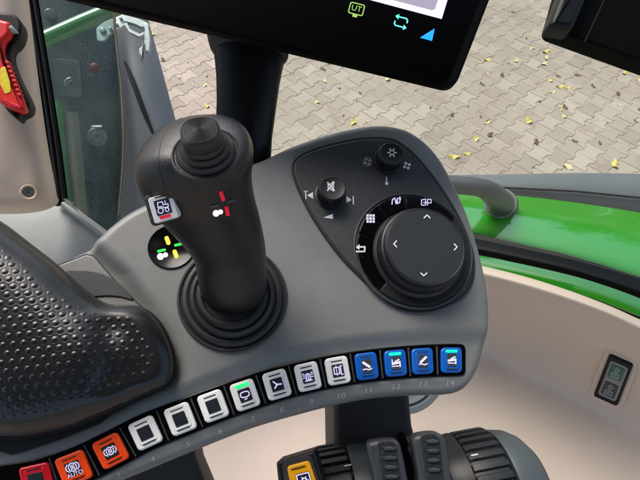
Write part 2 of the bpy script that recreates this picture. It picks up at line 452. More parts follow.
# seam tabs between the buttons
BT={1:'r',2:'o',3:'o',4:'w',5:'w',6:'w',7:'w',8:'w',9:'w',10:'w',11:'b',12:'b',13:'b',14:'b'}
BC={i+1:STRIP[i+1] for i in range(14)}
LS=M['icw']
for i in range(1,14):
    a,b=BC[i],BC[i+1]; x=(a[0]+b[0])/2; y=float(np.interp(x,sx,sy)); an=ang_at(x)
    hh=half(x)*1.75; mb=MB(); slab(mb,rrect(x,y,1.5,hh,.6,an*1.05,2),-.0038,-.0028,.0003,K); mb.build('divider',M['lever'],con)
KW=-.0003
def icon_for(i,ic,T,s):
    g=lambda pts:T(pts)
    w=1.1*s
    if i in (2,3):
        o=1.2 if i==2 else 0
        pts=[(3.2*math.cos(a),3.2*math.sin(a)+o) for a in [k*math.pi/8 for k in range(17)]]
        ic.stroke(g(pts),w*.7)
        for x in (-1.2,0,1.2): ic.stroke(g([(x,-1.8+o),(x,1.8+o)]),w*.6)
        ic.stroke(g([(-3.4,3+o),(-5.2,1.2+o),(-5.2,-1.2+o),(-3.4,-3+o)]),w*.7); ic.stroke(g([(3.4,3+o),(5.2,1.2+o),(5.2,-1.2+o),(3.4,-3+o)]),w*.7)
        if i==2:
            c=g([(0,-4.6)])[0]; ic.text('AUTO',c[0],c[1],4.6*s,ang_at(BC[2][0]),0)
    elif i==7:
        pts=[(4.2*math.copysign(abs(math.cos(a))**.7,math.cos(a)),2.6*math.copysign(abs(math.sin(a))**.7,math.sin(a))+.6) for a in [k*math.pi/12 for k in range(25)]]
        ic.stroke(g(pts),w); ic.stroke(g([(-1.6,-4.2),(1,-3.6)]),w*.9)
    elif i==8:
        ic.stroke(g([(0,0),(-2.8,3.6)]),w*1.3); ic.stroke(g([(0,0),(4.2,-.6)]),w*1.3); ic.stroke(g([(0,0),(-3,-3)]),w*1.3); ic.poly(g([(-1.2,.4),(1.2,1),(1.4,-.9),(-.8,-1.3)]))
    elif i==9:
        ic.stroke(g([(-2.2,-3.6),(-1.8,2),(0,3.2),(1.8,2),(2.2,-3.6)]),w,closed=True); ic.stroke(g([(0,-3),(0,1.5)]),w)
        for sg in (-1,1):
            for a,b in ((1,1.8),(2.8,3.8),(-1,-.8)): ic.stroke(g([(sg*3.2,a),(sg*5.2,b)]),w*.8)
        ic.stroke(g([(-3.6,-4.2),(3.6,-4.2)]),w)
    elif i==10:
        ic.stroke(g([(-4,3.4),(1.4,3.4),(1.4,-3.4),(-4,-3.4)]),w,closed=True); ic.stroke(g([(4.4,4.4),(3,4.4),(3,-4.6),(4.6,-4.6)]),w); ic.stroke(g([(-1.4,5),(-1.4,-5)]),w*.7)
    elif i in (11,13):
        f=-1 if i==11 else 1
        ic.stroke(g([(-f*-4,-.8),(-f*2.6,4.4)][::-1]) if False else g([(f*3.6,4.2),(-f*2.6,-1.2)]),w*2.4,0)
        ic.stroke(g([(-4.6,-3.4),(-1,-3.2),(1.4,-4.4),(4.8,-3.2)]),w*1.1)
    elif i in (12,14):
        f=1
        ic.stroke(g([(-4,-.6),(3,.2)]),w*2.2); ic.stroke(g([(-1,1.4),(3.6,3.6)]),w*1.4)
        ic.stroke(g([(-4.6,-3.4),(4.6,-3.6)]),w); ic.stroke(g([(4.4,-4.4),(4.4,1.5)]),w*1.2)
        if i==12: ic.stroke(g([(-4.2,4.2),(-3.8,1)]),w)
for i in range(1,15):
    cx,cy=BC[i]; an=ang_at(cx); t=BT[i]
    wd=float(np.interp(cx,[36,73,145,245,338,367,452],[31,31,27.5,25.2,23.2,22,20.8])); ht=float(np.interp(cx,[36,145,245,338,452],[31,29,28.5,27.5,25.5]))
    m_={'w':M['wbtn'],'o':M['obtn'],'r':M['rbtn'],'b':M['bbtn']}[t]
    mb=MB()
    slab(mb,rrect(cx,cy,wd,ht,4.2,an,5),-.006,-.0008,.0012,K)
    b=mb.build('button',m_,con)
    # slots
    sc=wd/24.0
    T=xf(cx,cy,an,sc)
    rc=T([(0,0)])[0]
    mb=MB(); 
    # raised inner rim around the window
    slab(mb,rrect(cx,cy,wd*.66,ht*.70,1.6,an,3),-.001,-.0003,.0003,K)
    mb.build('inner_rim',m_,b)
    wq=.5 if t!='b' else .44
    ww=MB(); slab(ww,rrect(cx,cy,wd*wq,ht*(.46 if t!='b' else .5),.8,an,2),-.0008,.0001,.0001,K)
    win=ww.build('icon_window',LS if t!='b' else M['icwb'],b)
    ic=Ico(lambda a,c:K.at(a,c,.00022)); icon_for(i,ic,T,sc)
    if ic.mb.f: ic.build('icon',[M['icon'],M['icwb']],b)
    sl=MB()
    q=T([(0,9.7*ht/28/ (wd/24)*1.0)])[0]; q2=T([(0,-9.7*ht/28/(wd/24))])[0]
    if i in (7,12,14):
        g=MB(); slab(g,rrect(q[0],q[1],wd*.58,3.6*sc,1.2,an,3),-.001,.0001,.0004,K); g.build('indicator_light',M['led'] if i==7 else M['ledc'],b)
    else: slab(sl,rrect(q[0],q[1],wd*.5,1.1,.4,an,2),-.001,-.00015,0,K)
    slab(sl,rrect(q2[0],q2[1],wd*.5,1.1,.4,an,2),-.001,-.00015,0,K)
    sl.build('slot',M['groove'] if t!='b' else M['icwb'],b)

# control panel inlay
PAN=[(293.5,170),(297,159),(312,150.5),(336,143.5),(364,138.5),(388,139),(402,145),(418,159),(438,184),(455,211),(468,238),(473.5,262),(470,285),(456,300),(431,309.5),(405,308.5),(385,298),(364,279),(339,253),(315,219),(300,190)]
pc=[(p.x,p.y) for p in catmull([Vector((a,b,0)) for a,b in PAN],6,True)]
def scale_poly(p,px_):   # outward by px
    q=inset2([(a,-b) for a,b in p] if area2([(a,-b) for a,b in p])>0 else [(a,-b) for a,b in p][::-1],-px_)
    return [(v.x,-v.y) for v in q]
mb=MB(); slab(mb,scale_poly(pc,1.6),-.002,.0026,.0006,K); mb.build('panel_surround',M['groove'],con)
mb=MB(); slab(mb,scale_poly(pc,-.6),.001,.0034,.0012,K); panel=mb.build('control_panel',M['panel'],con)
PW=.0034
def mk(x,y): return K.at(x,y,PW+.0002)
# knobs
def knob(bx,by,tx,ty,h,rt):
    c=(K.at(bx,by,PW)+K.at(tx,ty,PW+h)); c=Vector((c.x/2,c.y/2,PW))
    mb=MB(); prof=[(rt*1.18,0),(rt*1.18,.0012),(rt*1.06,.0016),(rt*1.06,.0024),(rt*1.05,h*.78),(rt*1.03,h*.82),(rt*1.0,h*.9),(rt*.97,h*.97),(rt*.92,h),(rt*.86,h-.0002),(rt*.5,h-.0006),(0.0001,h-.0007)]
    lathe(mb,prof,c,n=180,teeth=(30,.0007,{3,4})); o=mb.build('knob',M['knob'],con,30)
    return o,c
k1,c1=knob(331,196.5,331.4,186.4,.014,.0107)
k2,c2=knob(388,161.5,391,153,.013,.0107)
ic=Ico(lambda a,b:K.at(a,b,PW+.0137)); 
for (a,b) in (((-3.4,-4),(3.2,4)),((-3.4,4),(3.4,-4))): ic.stroke([(331+a[0],186.5-a[1]),(331+b[0],186.5-b[1])],1.1)
ic.stroke([(328.2,184.6),(330,184.6),(333.4,181.6),(333.4,191),(330,188.6),(328.2,188.6)],.9,closed=True)
ic.build('mute_icon',[M['white']],k1)
ic=Ico(lambda a,b:K.at(a,b,PW+.0127)); ic.circ(392,152.6,2.1,1.1)
for k in range(6):
    a=math.radians(60*k); ic.stroke([(392+2.4*math.cos(a),152.6-2.4*math.sin(a)),(392+4.4*math.cos(a),152.6-4.4*math.sin(a))],1.2)
ic.build('sun_icon',[M['white']],k2)
ic=Ico(mk)
PM=[M['white'],M['grey_print']]
def nxt(nm='mark',mats=None,par=None,mp=None):
    global ic
    f=ic.mp; ic.build(nm,mats or PM,par or con); ic=Ico(f)
ic.stroke([(305.6,191.2),(306,198.6)],1); ic.poly([(307,195.2),(313,192),(313,198.6)]); ic.stroke([(304,191.4),(307.4,191.2)],.7)
nxt('skip_mark')
ic.poly([(346.5,196),(346.5,202.8),(351.5,200)]); ic.stroke([(353.2,196.4),(353.4,204)],1)
nxt('skip_mark')
ic.poly([(323.8,217.5),(333,213.6),(333,218.8)])
nxt('volume_mark')
def fan(x,y,m):
    for k in range(4):
        a=math.radians(90*k+25); ic.disc(x+2.6*math.cos(a),y-2.6*math.sin(a),1.5,m,10)
    if m: ic.circ(x,y,4.3,.5,m)
fan(367.5,161.7,1); nxt('fan_mark'); fan(407,165.7,0); nxt('fan_mark')
ic.stroke([(386.4,177),(386.6,182.6)],.9); ic.disc(386.7,183.4,1.6)
nxt('thermometer_mark')

# dial group
dc=(K.at(417,254,PW)); RC=K.at(413.5,249.5,PW)
mb=MB(); lathe(mb,[(.0492,-.001),(.0492,.0012),(.0484,.0018),(.0476,.0012),(.0474,.0006),(.030,.0006)],(RC.x,RC.y,PW),n=128); ring=mb.build('dial_surround',M['lever'],con)
def sector(a0,a1,r0,r1,name,mat_):
    P=[]; N=18
    for k in range(N+1):
        a=math.radians(a0+(a1-a0)*k/N); P.append((RC.x+r1*math.cos(a),RC.y+r1*math.sin(a)))
    for k in range(N,-1,-1):
        a=math.radians(a0+(a1-a0)*k/N); P.append((RC.x+r0*math.cos(a),RC.y+r0*math.sin(a)))
    mb=MB(); slab(mb,P,PW,PW+.0026,.0005); return mb.build(name,mat_,ring)
for a0,a1 in ((166.5,228),(128.5,165),(97,127),(38,95.5)): sector(a0,a1,.0335,.0462,'key',M['gloss'])
sector(230,396,.0335,.0462,'trim_arc',M['knob'])
ic=Ico(lambda a,b:K.at(a,b,PW+.0029))
KI=[M['white'],M['icon']]
x,y=360.5,248.5; ic.stroke([(x+4,y+3),(x+4.4,y-1.6),(x-1.5,y-1.6)],1.5); ic.poly([(x-4.6,y-1.4),(x-1,y-4.4),(x-1,y+1.4)]); ic.stroke([(x+4,y+3),(x-4,y+3)],1.4)
nxt('back_icon',KI,ring)
for i in range(3):
    for j in range(3):
        cx,cy=370.6+(i-1)*3.0,218.5+(j-1)*3.0; ic.poly([(cx-1.15,cy-1.15),(cx+1.15,cy-1.15),(cx+1.15,cy+1.15),(cx-1.15,cy+1.15)],1)
nxt('grid_icon',KI,ring)
x,y=396,201; ic.stroke([(x-4,y+3.2),(x-3.6,y-1.4),(x-1.2,y-3),(x,y+2.6),(x+1.4,y-2.8),(x+1.2,y+2.8),(x+3.8,y+1.2),(x+4.2,y-3.2)],1.0,1); ic.poly([(x+2,y-2),(x+5.2,y-1.6),(x+4,y-4.8)],1)
nxt('switch_icon',KI,ring)
x,y=426.5,202; ic.stroke([(x-5,y+2.8),(x-5,y-2),(x-1,y-3),(x-1,y+3),(x-4.6,y+3.2)],.9,1); ic.stroke([(x+1,y+3),(x+1,y-2.6),(x+4.6,y-2.6),(x+4.6,y+1)],.9,1); ic.stroke([(x-3,y+.4),(x+3.6,y+1)],.9,1)
nxt('field_icon',KI,ring)
mb=MB(); hd=.0215
prof=[(.0365,0),(.0368,.003),(.0358,.0045),(.0345,.0055),(.0345,.0125),(.0332,.015),(.0328,.0158),(.0318,.0162),(.0316,.0195),(.0311,.0205),(.0305,.0209),(.0300,.0207)]
lathe(mb,prof,(dc.x,dc.y,PW),n=240,teeth=(60,.0005,{4}))
dial=mb.build('dial',M['knob'],con,30)
mb=MB(); lathe(mb,[(.0300,.0195),(.0299,.0206),(.0295,.0209),(.02,.0207),(.0001,.0206)],(dc.x,dc.y,PW),n=128); mb.build('dial_cap',M['dial'],dial)
ic=Ico(lambda a,b:K.at(a,b,PW+.0212))
tc=K.px((dc.x,dc.y,PW+.0209)); tx,ty=tc
for ang in (90,180,0,270):
    a=math.radians(ang+(-3)); cx,cy=tx+30.3*math.cos(a),ty-29*math.sin(a)
    a2=math.radians(ang); f=(math.cos(a2),-math.sin(a2)); g=(-f[1],f[0])
    ic.stroke([(cx-f[0]*1.4+g[0]*3,cy-f[1]*1.4+g[1]*3),(cx+f[0]*1.4,cy+f[1]*1.4),(cx-f[0]*1.4-g[0]*3,cy-f[1]*1.4-g[1]*3)],1.1)
    nxt('arrow_mark',[M['white']],dial)

# round indicator left of the joystick
wi=w_at(172,247)
cI=K.at(172,247,wi); mb=MB()
lathe(mb,[(.0178,wi-.001),(.0178,wi+.0010),(.0172,wi+.0014),(.0166,wi+.0010),(.0001,wi+.0010)],(cI.x,cI.y,0),n=80); ind=mb.build('indicator_disc',M['gloss'],con)
ic=Ico(lambda a,b:K.at(a,b,wi+.0012))
def bar(ic,x,y,L,W,an,m): ic.poly(rrect(x,y,L,W,W*.45,an,3),m)
bar(ic,167.5,240.5,9,4.2,-70,0); bar(ic,175.5,254,9,4.2,-70,0); bar(ic,161.5,250.5,9,2.6,13,1); bar(ic,178.5,244.5,9,2.6,13,1)
ic.disc(160.5,256.5,3.3,2); ic.disc(165.5,254.8,2.4,2)
ic.build('lamps',[M['ylw'],M['grn'],M['wht']],ind)

# storage lid left of the plateau
wl=-.0078
LID=[(56,266),(72,260),(86,254.5),(93,256),(100,264),(112,278),(124,290),(141,307),(128,314),(114,319),(90,330),(60,335),(30,310),(40,280)]
mb=MB(); slab(mb,scale_poly(LID,1.0),wl-.006,wl+.0016,.0004,K); mb.build('lid_seam',M['groove'],con)
mb=MB(); slab(mb,LID,wl-.005,wl+.003,.0012,K); lid=mb.build('storage_lid',M['body'],con)
arc=[(63,273),(78,270),(95,271.5),(110,277),(122,286),(133,299.5),(120,297),(105,296),(90,298),(80,305),(60,300)]
mb=MB(); slab(mb,[(p.x,p.y) for p in catmull([Vector((a,b,0)) for a,b in arc],4,True)],wl,wl+.0042,.0007,K,seg=3); mb.build('finger_recess',M['panel'],lid)
# black slab standing in for the shade in the gap below the pad
mb=MB(); slab(mb,[(-30,436),(0,437),(40,436),(75,426),(120,408),(100,424),(60,440),(18,454),(10,455),(-30,440)],-.012,-.0015,.0005,K); mb.build('gap_shade',M['groove'],con)
# dark supports below
def support(P,w0,w1):
    w1-=.045
    mb=MB(); slab(mb,P,w0,w1,.006,K,seg=4); return mb.build('support',M['support'],con)
support([(333,350),(374,344),(408,350),(411,405),(413,425),(419,450),(428,500),(436,560),(335,560),(336,480),(334.5,430)],-.14,-.034)
support([(60,440),(130,436),(188,414),(196,460),(206,484),(235,560),(40,560)],-.14,-.034)

# =================================================================== ARMREST PAD
pad=K.root('armrest_pad','black leather armrest pad embossed with rows of dots at lower left','armrest pad')
PO=[(-70,205),(-30,208),(0,223),(28,244),(56,266),(84,291),(108,306),(138,307.5),(156,319),(168,339),(174,360),(172.5,377),(163,388),(141,397.5),(112,411.5),(70,428),(28,437.5),(0,437),(-40,436),(-75,420),(-95,350),(-92,260)]
pp=[(p.x,p.y) for p in resample(catmull([Vector((a,b,0)) for a,b in PO],10,True),1000,True)]
BWP=-.002
pu=np.array([K.at(a,b,.003)[:2] for a,b in pp])
poly_dense=np.array([K.at(p.x,p.y,.003)[:2] for p in resample(catmull([Vector((a,b,0)) for a,b in PO],10,True),260,True)])
cenp=np.array(K.at(30,340,.003)[:2])
NT=190
tt=np.linspace(0,1,NT+1)[1:]**.92
G=cenp[None,None,:]+(pu[None,:,:]-cenp)*tt[:,None,None]
flat=G.reshape(-1,2)
dist=np.empty(len(flat))
segA=poly_dense; segB=np.roll(poly_dense,-1,0); AB=segB-segA; L2=(AB**2).sum(1)
for s in range(0,len(flat),20000):
    q=flat[s:s+20000]; t=np.clip(((q[:,None,:]-segA[None])*AB[None]).sum(2)/L2,0,1)
    c=segA[None]+AB[None]*t[...,None]; dist[s:s+20000]=np.sqrt(((q[:,None,:]-c)**2).sum(2)).min(1)
# pixel positions for features
def px_arr(u,v,w):
    Rm=np.array(K.M.to_3x3()); T0=np.array(K.M.translation-CAM)
    p=np.stack([u,v,w],1)@Rm.T+T0
    d=p@np.array(FWD); return 320+F*(p@np.array(RIGHT))/d, 240-F*(p@np.array(UP))/d
X,Y=px_arr(flat[:,0],flat[:,1],np.full(len(flat),.003))
HP=.026
R1=.045
s_=np.clip(dist/R1,0,1); hh=.003+HP*np.sqrt(np.clip(1-(1-s_)**2.4,0,1))
# valley between the main bolster and the small right lobe
xv=np.interp(Y,[300,330,360,400,420],[112,113,116,112,106])
hh-=.006*np.exp(-((X-xv)/13)**2)*ss(.004,.02,dist)*ss(290,330,Y)
hh-=.009*ss(-12,34,X-xv)*ss(.002,.02,dist)
hg=hh.reshape(NT,1000)
for _ in range(260):
    up_=np.vstack([hg[:1],hg[:-1]]); dn=np.vstack([hg[1:],hg[-1:]])
    nw=.4*hg+.15*(up_+dn+np.roll(hg,1,1)+np.roll(hg,-1,1)); nw[-6:]=hg[-6:]; hg=nw
hh=hg.reshape(-1)
# upper seam ledge
U,W_=flat[:,0],flat[:,1]
a0=math.radians(-8); uu=U*math.cos(a0)-W_*math.sin(a0); ww_=U*math.sin(a0)+W_*math.cos(a0)
PITCHX=.0061; PITCHY=.0055
row=np.round(ww_/PITCHY); uo=uu-(row%2)*PITCHX/2
du=uo-np.round(uo/PITCHX)*PITCHX; dv=ww_-row*PITCHY
rd=np.hypot(du,dv)/.00172
dots=np.clip(1-rd**2,0,1)**1.2
# shallow rim round each dot
edge_top_f=((Y<305)&(X<115)).astype(float)
rim=np.exp(-((rd-1.35)/.35)**2)
fade=ss(.007,.014,dist)*np.where(edge_top_f>0,ss(.011,.017,dist),1)
edge_top=(Y<300)&(X<110)
hh+=(.00040*dots-.00008*rim)*fade
V=[(cenp[0],cenp[1],.003+HP)]+[(a,b,c) for (a,b),c in zip(flat,hh)]
V[0]=(cenp[0],cenp[1],float(hh[:1000].mean()))
n=1000; Fc=[(0,1+i,1+(i+1)%n) for i in range(n)]
for k in range(NT-1):
    b0=1+k*n
    for i in range(n):
        j=(i+1)%n; Fc.append((b0+i,b0+n+i,b0+n+j,b0+j))
b0=len(V); 
for (a,b) in pu: V.append((a,b,-.008))
l0=1+(NT-1)*n
for i in range(n):
    j=(i+1)%n; Fc.append((l0+i,b0+i,b0+j,l0+j))
Fc.append(tuple(b0+i for i in range(n)))
mb=MB(); mb.add(V,Fc); mb.build('cushion',M['pad'],pad,60,False)
# piping along the rim
mb=MB(); pts=[(pp[i][0],pp[i][1]) for i in range(0,1000,10)]
tube(mb,[K.at(a,b,.0025) for a,b in pts+pts[:1]],.0014,8,cap=False); mb.build('piping',M['rubber'],pad)

# =================================================================== JOYSTICK
joy=K.root('joystick','black joystick with ribbed rubber thumb stick and red and white marks on its grip','joystick')
jb=K.at(233,297,.0)
mb=MB()
lathe(mb,[(.0405,-.001),(.0405,.0016),(.0399,.0026),(.0388,.0026),(.0382,.0014),(.0376,.0013),(.0370,.0030),(.0358,.0046),(.0340,.0052),(.0326,.0048),(.0318,.0040),(.0314,.0046),(.0308,.0074),(.0296,.0092),(.0281,.0098),(.0270,.0093),(.0264,.0086),(.0260,.0094),(.0254,.0122),(.0244,.0138),(.0230,.0142),(.0215,.0138),(.0205,.012),(.0001,.011)],(jb.x,jb.y,0),n=96)
mb.build('base_boot',M['boot'],joy,40)
SEC=[ # px,py,w, right, left, front, back (m)
 (235,292,.002,.0245,.0225,.021,.021),
 (232,278,.020,.0250,.0235,.021,.021),
 (229,252,.040,.0250,.0240,.021,.022),
 (222,230,.060,.0255,.0270,.022,.025),
 (213,208,.078,.0260,.0330,.0235,.029),
 (206,188,.094,.0270,.0375,.0245,.034),
 (202,172,.106,.0285,.0385,.0235,.037),
 (201,161,.1155,.0290,.0365,.0210,.0375),
 (202,155,.1220,.0265,.0330,.0170,.0350),
 (204,151,.1265,.0225,.0270,.0125,.0295),
 (205,148,.1290,.0165,.0190,.0080,.0215),
 (205.5,146,.1298,.0070,.0080,.004,.009)]
cs=[K.at(a,b,w) for a,b,w,*_ in SEC]
par=[s[3:] for s in SEC]
cc=catmull(cs,6,False); pr=catmull([Vector((p[0],p[1],p[2])) for p in par],6,False); pb=catmull([Vector((p[3],0,0)) for p in par],6,False)
NJ=96; V=[]; Fc=[]
axis_top=(cs[7]-cs[4]).normalized()
for i,c in enumerate(cc):
    t=(cc[min(i+4,len(cc)-1)]-cc[max(i-4,0)]).normalized() if i<30 else None
    if t is None: t=axis_top
    else:
        k=min(max((i-18)/12,0),1); t=(t.lerp(axis_top,k)).normalized()
    x=K.R@RIGHT; x=(x-t*x.dot(t)).normalized(); y=x.cross(t)   # y: towards camera/front
    if y.dot(K.R@(-FWD))<0: y=-y
    for k in range(NJ):
        a=2*math.pi*k/NJ; ca,sa=math.cos(a),math.sin(a)
        e=.90
        ca=math.copysign(abs(ca)**e,ca); sa=math.copysign(abs(sa)**e,sa)
        rx=pr[i].x if ca>0 else pr[i].y
        ry=pr[i].z if sa>0 else pb[i].x
        p=c+x*ca*rx+y*sa*ry; V.append(p)
for i in range(len(cc)-1):
    for k in range(NJ):
        j=(k+1)%NJ; Fc.append((i*NJ+k,i*NJ+j,(i+1)*NJ+j,(i+1)*NJ+k))
Fc.append(tuple(range(NJ))); Fc.append(tuple((len(cc)-1)*NJ+k for k in range(NJ)))
mb=MB(); mb.add([tuple(v) for v in V],Fc); grip=mb.build('grip',M['grip'],joy,50)
gBVH=BVHTree.FromPolygons([Vector(v) for v in V],Fc)
def ongrip(px,py,off=.0003):
    d=(K.R@D(px,py)).normalized(); h=gBVH.ray_cast(K.o,d)
    if h[0] is None: return None
    nn=h[1] if h[1].dot(d)<0 else -h[1]
    return h[0]+nn*off
def gnormal(px,py):
    d=(K.R@D(px,py)).normalized(); h=gBVH.ray_cast(K.o,d); return h[1] if h[1].dot(d)<0 else -h[1]
print('GN',gnormal(206,152).dot((K.R@(-FWD))),gnormal(206,152).dot((K.R@UP)))
# thumb stick of ribbed rubber
tb=ongrip(206.5,155,-.0022); ta=((K.R@(-FWD)).normalized()*.80+(K.R@UP).normalized()*.56+gnormal(206,152)*.8).normalized()
Xm=Matrix.Translation(tb)@ta.to_track_quat('Z','Y').to_matrix().to_4x4()
mb=MB(); prof=[(.0195,-.004),(.0195,.002),(.0190,.0034),(.0180,.0038),(.0172,.0030),(.0165,.0032),(.0160,.0052),(.0152,.0062),(.0144,.0058),(.0139,.0060),(.0136,.0080),(.0129,.0090),(.0122,.0086),(.0118,.0088),(.0115,.0108),(.0108,.0116),(.0102,.0114),(.0098,.012)]
prof=[(r_*.95,z_*1.15) for r_,z_ in prof]; lathe(mb,prof,n=96,X=Xm); ts=mb.build('thumb_stick_boot',M['boot'],joy,40)
mb=MB(); n=96; cap=[]
pr2=[(.0096,.012),(.0100,.0130),(.0101,.0165),(.0098,.0186),(.0092,.0196)]
r=.0088
while r>.0008:
    pr2+= [(r,.0200+.0014*(1-r/.0088)),(r-.00035,.0203+.0014*(1-r/.0088)),(r-.0007,.0200+.0014*(1-r/.0088))]; r-=.0011
pr2.append((.0001,.0214))
vs=[];fs=[]
for (r,z) in pr2:
    for k in range(n):
        a=2*math.pi*k/n; e=.78 if r>.0095 else .9
        ca,sa=math.cos(a+.3),math.sin(a+.3); f=1/((abs(ca)**3+abs(sa)**3)**(1/3)); f=1+(f-1)*.8*min(1,r/.009)
        a2=a; vs.append(tuple(Xm@Vector((r*f*math.cos(a2),r*f*math.sin(a2),z))))
for i in range(len(pr2)-1):
    for k in range(n):
        j=(k+1)%n; fs.append((i*n+k,i*n+j,(i+1)*n+j,(i+1)*n+k))
mb.add(vs,fs); mb.build('stick_cap',M['boot'],ts,40)
mb=MB(); sp=[ongrip(p.x,p.y,-.0002) for p in catmull([Vector((a,b,0)) for a,b in [(172,124),(163,137),(159,155),(160,172),(166,190),(176,212),(186,236)]],5,False)]
tube(mb,[p for p in sp if p is not None],.0004,6); mb.build('seam',M['groove'],grip)
# marks
ic=Ico(lambda a,b:ongrip(a,b,.0003))
def gbar(x,y,L,W,an,m):
    n_=6; a=math.radians(an); c,s=math.cos(a),math.sin(a)
    P=[(x+(u-L/2)*c, y-(u-L/2)*s) for u in [L*k/n_ for k in range(n_+1)]]
    for p,q in zip(P,P[1:]):
        nx_,ny_=s*W/2,c*W/2
        ic.poly([(p[0]-nx_,p[1]-ny_),(q[0]-nx_,q[1]-ny_),(q[0]+nx_,q[1]+ny_),(p[0]+nx_,p[1]+ny_)],m)
gbar(222,196,10,3.8,-72,0); gbar(227,211,9.5,3.8,-78,0); gbar(214.5,206,9,2.8,12,1); gbar(231,201,8.5,2.6,16,1)
ic.disc(216,213,3.2,2); ic.disc(220.4,211.6,2.4,2)
ic.build('grip_marks',[M['red'],M['dk_print'],M['wht']],grip)
# badge
bn=gnormal(163,208); bp=ongrip(166,208,.0040); BF=Fr(K.M@bp, K.M.to_3x3()@(bn*.25+(K.R@(-FWD))*.75))
def bslab(name,poly,w0,w1,bev,m,par):
    mb=MB()
    Q=[BF.at(p[0],p[1],w1)[:2] for p in poly]
    if area2(Q)<0: Q=Q[::-1]
    slab(mb,Q,w0,w1,bev)
    mb.v=[tuple(K.I@(BF.M@Vector(v))) for v in mb.v]
    return mb.build(name,m,par)
bslab('badge_recess',rrect(161.5,207.5,32,33,5,16),-.012,-.0012,.0022,M['boot'],grip)
badge=bslab('badge',rrect(163,208,25,26.5,2.5,16),-.003,.0016,.0005,M['badge'],joy)
bslab('badge_window',rrect(162.8,206.8,15.5,15.5,.8,16),0,.0018,.0001,M['icw'],badge)
bmap=lambda a,b:K.I@(BF.M@BF.at(a,b,.0020))
ic=Ico(bmap); T=xf(162.8,207,14,1)
ic.circ(*T([(-3,-3)])[0],2.6,1.0,0); ic.circ(*T([(3.6,-3.6)])[0],1.8,.9,0)
ic.stroke(T([(-5,.8),(-1,.8),(1,-1),(5.6,-1),(5.6,2),(1,2)]),1.0,0); ic.stroke(T([(-4.6,1),(-4.2,5.4),(.6,5.4),(1,1.8)]),1.0,0)
ic.stroke(T([(3.4,3.2),(3.4,5.6)]),.9,0)
bar(ic,*T([(0,-10)])[0],12,2.8,14,1); bar(ic,*T([(0,10.6)])[0],12,1.3,14,2)
ic.build('badge_marks',[M['icon'],M['red'],M['groove']],badge)

# =================================================================== MONITOR
MF=Fr(P3(452,88,.36), camv(.10,.12,1))
mon=MF.root('monitor','large black touch monitor with green UT icon, cyan arrows and blue triangle above the console','monitor')
MQ=[(452,88),(489.5,-5),(553,-163),(72,-283),(-60,-31)]
def rcorn(P,r,seg=6):
    out=[]; n=len(P)
    for i in range(n):
        a,b,c=Vector(P[i-1]),Vector(P[i]),Vector(P[(i+1)%n]); d1=(a-b).normalized(); d2=(c-b).normalized()
        p0=b+d1*r; p1=b+d2*r
        for k in range(seg+1):
            t=k/seg; out.append(tuple((p0*(1-t)**2+b*2*t*(1-t)+p1*t*t)))
    return out
Q2=[(455.5,88.5),(553,-163),(72,-283),(-60,-35.5)]
mb=MB(); slab(mb,rcorn(Q2,13),-.008,.0,.0025,MF); mb.build('housing',M['blackm'],mon)
Q3=[(447,84.5),(541,-160),(75,-276),(-50,-36)]
mb=MB(); slab(mb,rcorn(Q3,9),-.002,.0006,.0003,MF); face=mb.build('glass_face',M['black'],mon)
ms=lambda w:(lambda a,b:MF.at(a,b,w))
ic=Ico(ms(.0008)); ic.poly([(441.7,19),(447.5,0),(490,-110),(220,-185),(150,-58.5)]); ic.build('screen',[M['screen']],face)
ic=Ico(ms(.0009)); ic.poly([(393,0),(432,10.3),(435,9),(437.6,1),(470,-82),(250,-140),(235,-42)]); ic.build('screen_tile',[M['screen2']],face)
ic=Ico(ms(.0010)); T=xf(356.4,9.3,-14,1)
ic.stroke(T([(-7,4.8),(-5.5,5.8),(6,5.8),(7.2,4.6),(7.2,-3.8),(6,-5),(-6,-5),(-7.2,-3.8)]),1.1,0,True); ic.poly(T([(-2.4,-5),(2.4,-5),(2.4,-8),(-2.4,-8)]),0)
c=T([(0,.6)])[0]; ic.text('UT',c[0],c[1],8,-14,0)
SI=[M['icg'],M['icc'],M['icb']]
nxt('terminal_icon',SI,face)
T=xf(401,22,-14,1)
ic.stroke(T([(-4.5,4.6),(4.6,4.6),(6,3.2),(6,.6)]),1.3,1); ic.poly(T([(-7,4.6),(-3.4,7.4),(-3.4,1.8)]),1)
ic.stroke(T([(4.5,-4.6),(-4.6,-4.6),(-6,-3.2),(-6,-.6)]),1.3,1); ic.poly(T([(7,-4.6),(3.4,-7.4),(3.4,-1.8)]),1)
nxt('arrows_icon',SI,face)
ic.poly([(420,37.6),(432,41),(434.7,28.4)],2)
nxt('triangle_icon',SI,face)

# second display
DF=Fr(P3(590,30,.42), camv(-.05,.12,1))
dis=DF.root('display','black second display with a rounded clamp block at its lower left corner, top right','display')
mb=MB(); slab(mb,rcorn([(549.5,27.5),(640,60),(760,102),(830,-90),(583,-90)],7),-.02,0,.002,DF); mb.build('housing',M['blackm'],dis)
ic=Ico(lambda a,b:DF.at(a,b,.0003)); ic.stroke([(632,-60),(585,41)],1.6); ic.build('groove',[M['groove']],dis)
mb=MB(); slab(mb,rcorn([(549,25),(574,29),(612,-60),(582,-60)],6),-.004,.014,.005,DF,seg=4); mb.build('clamp_block',M['bluegrey'],dis)

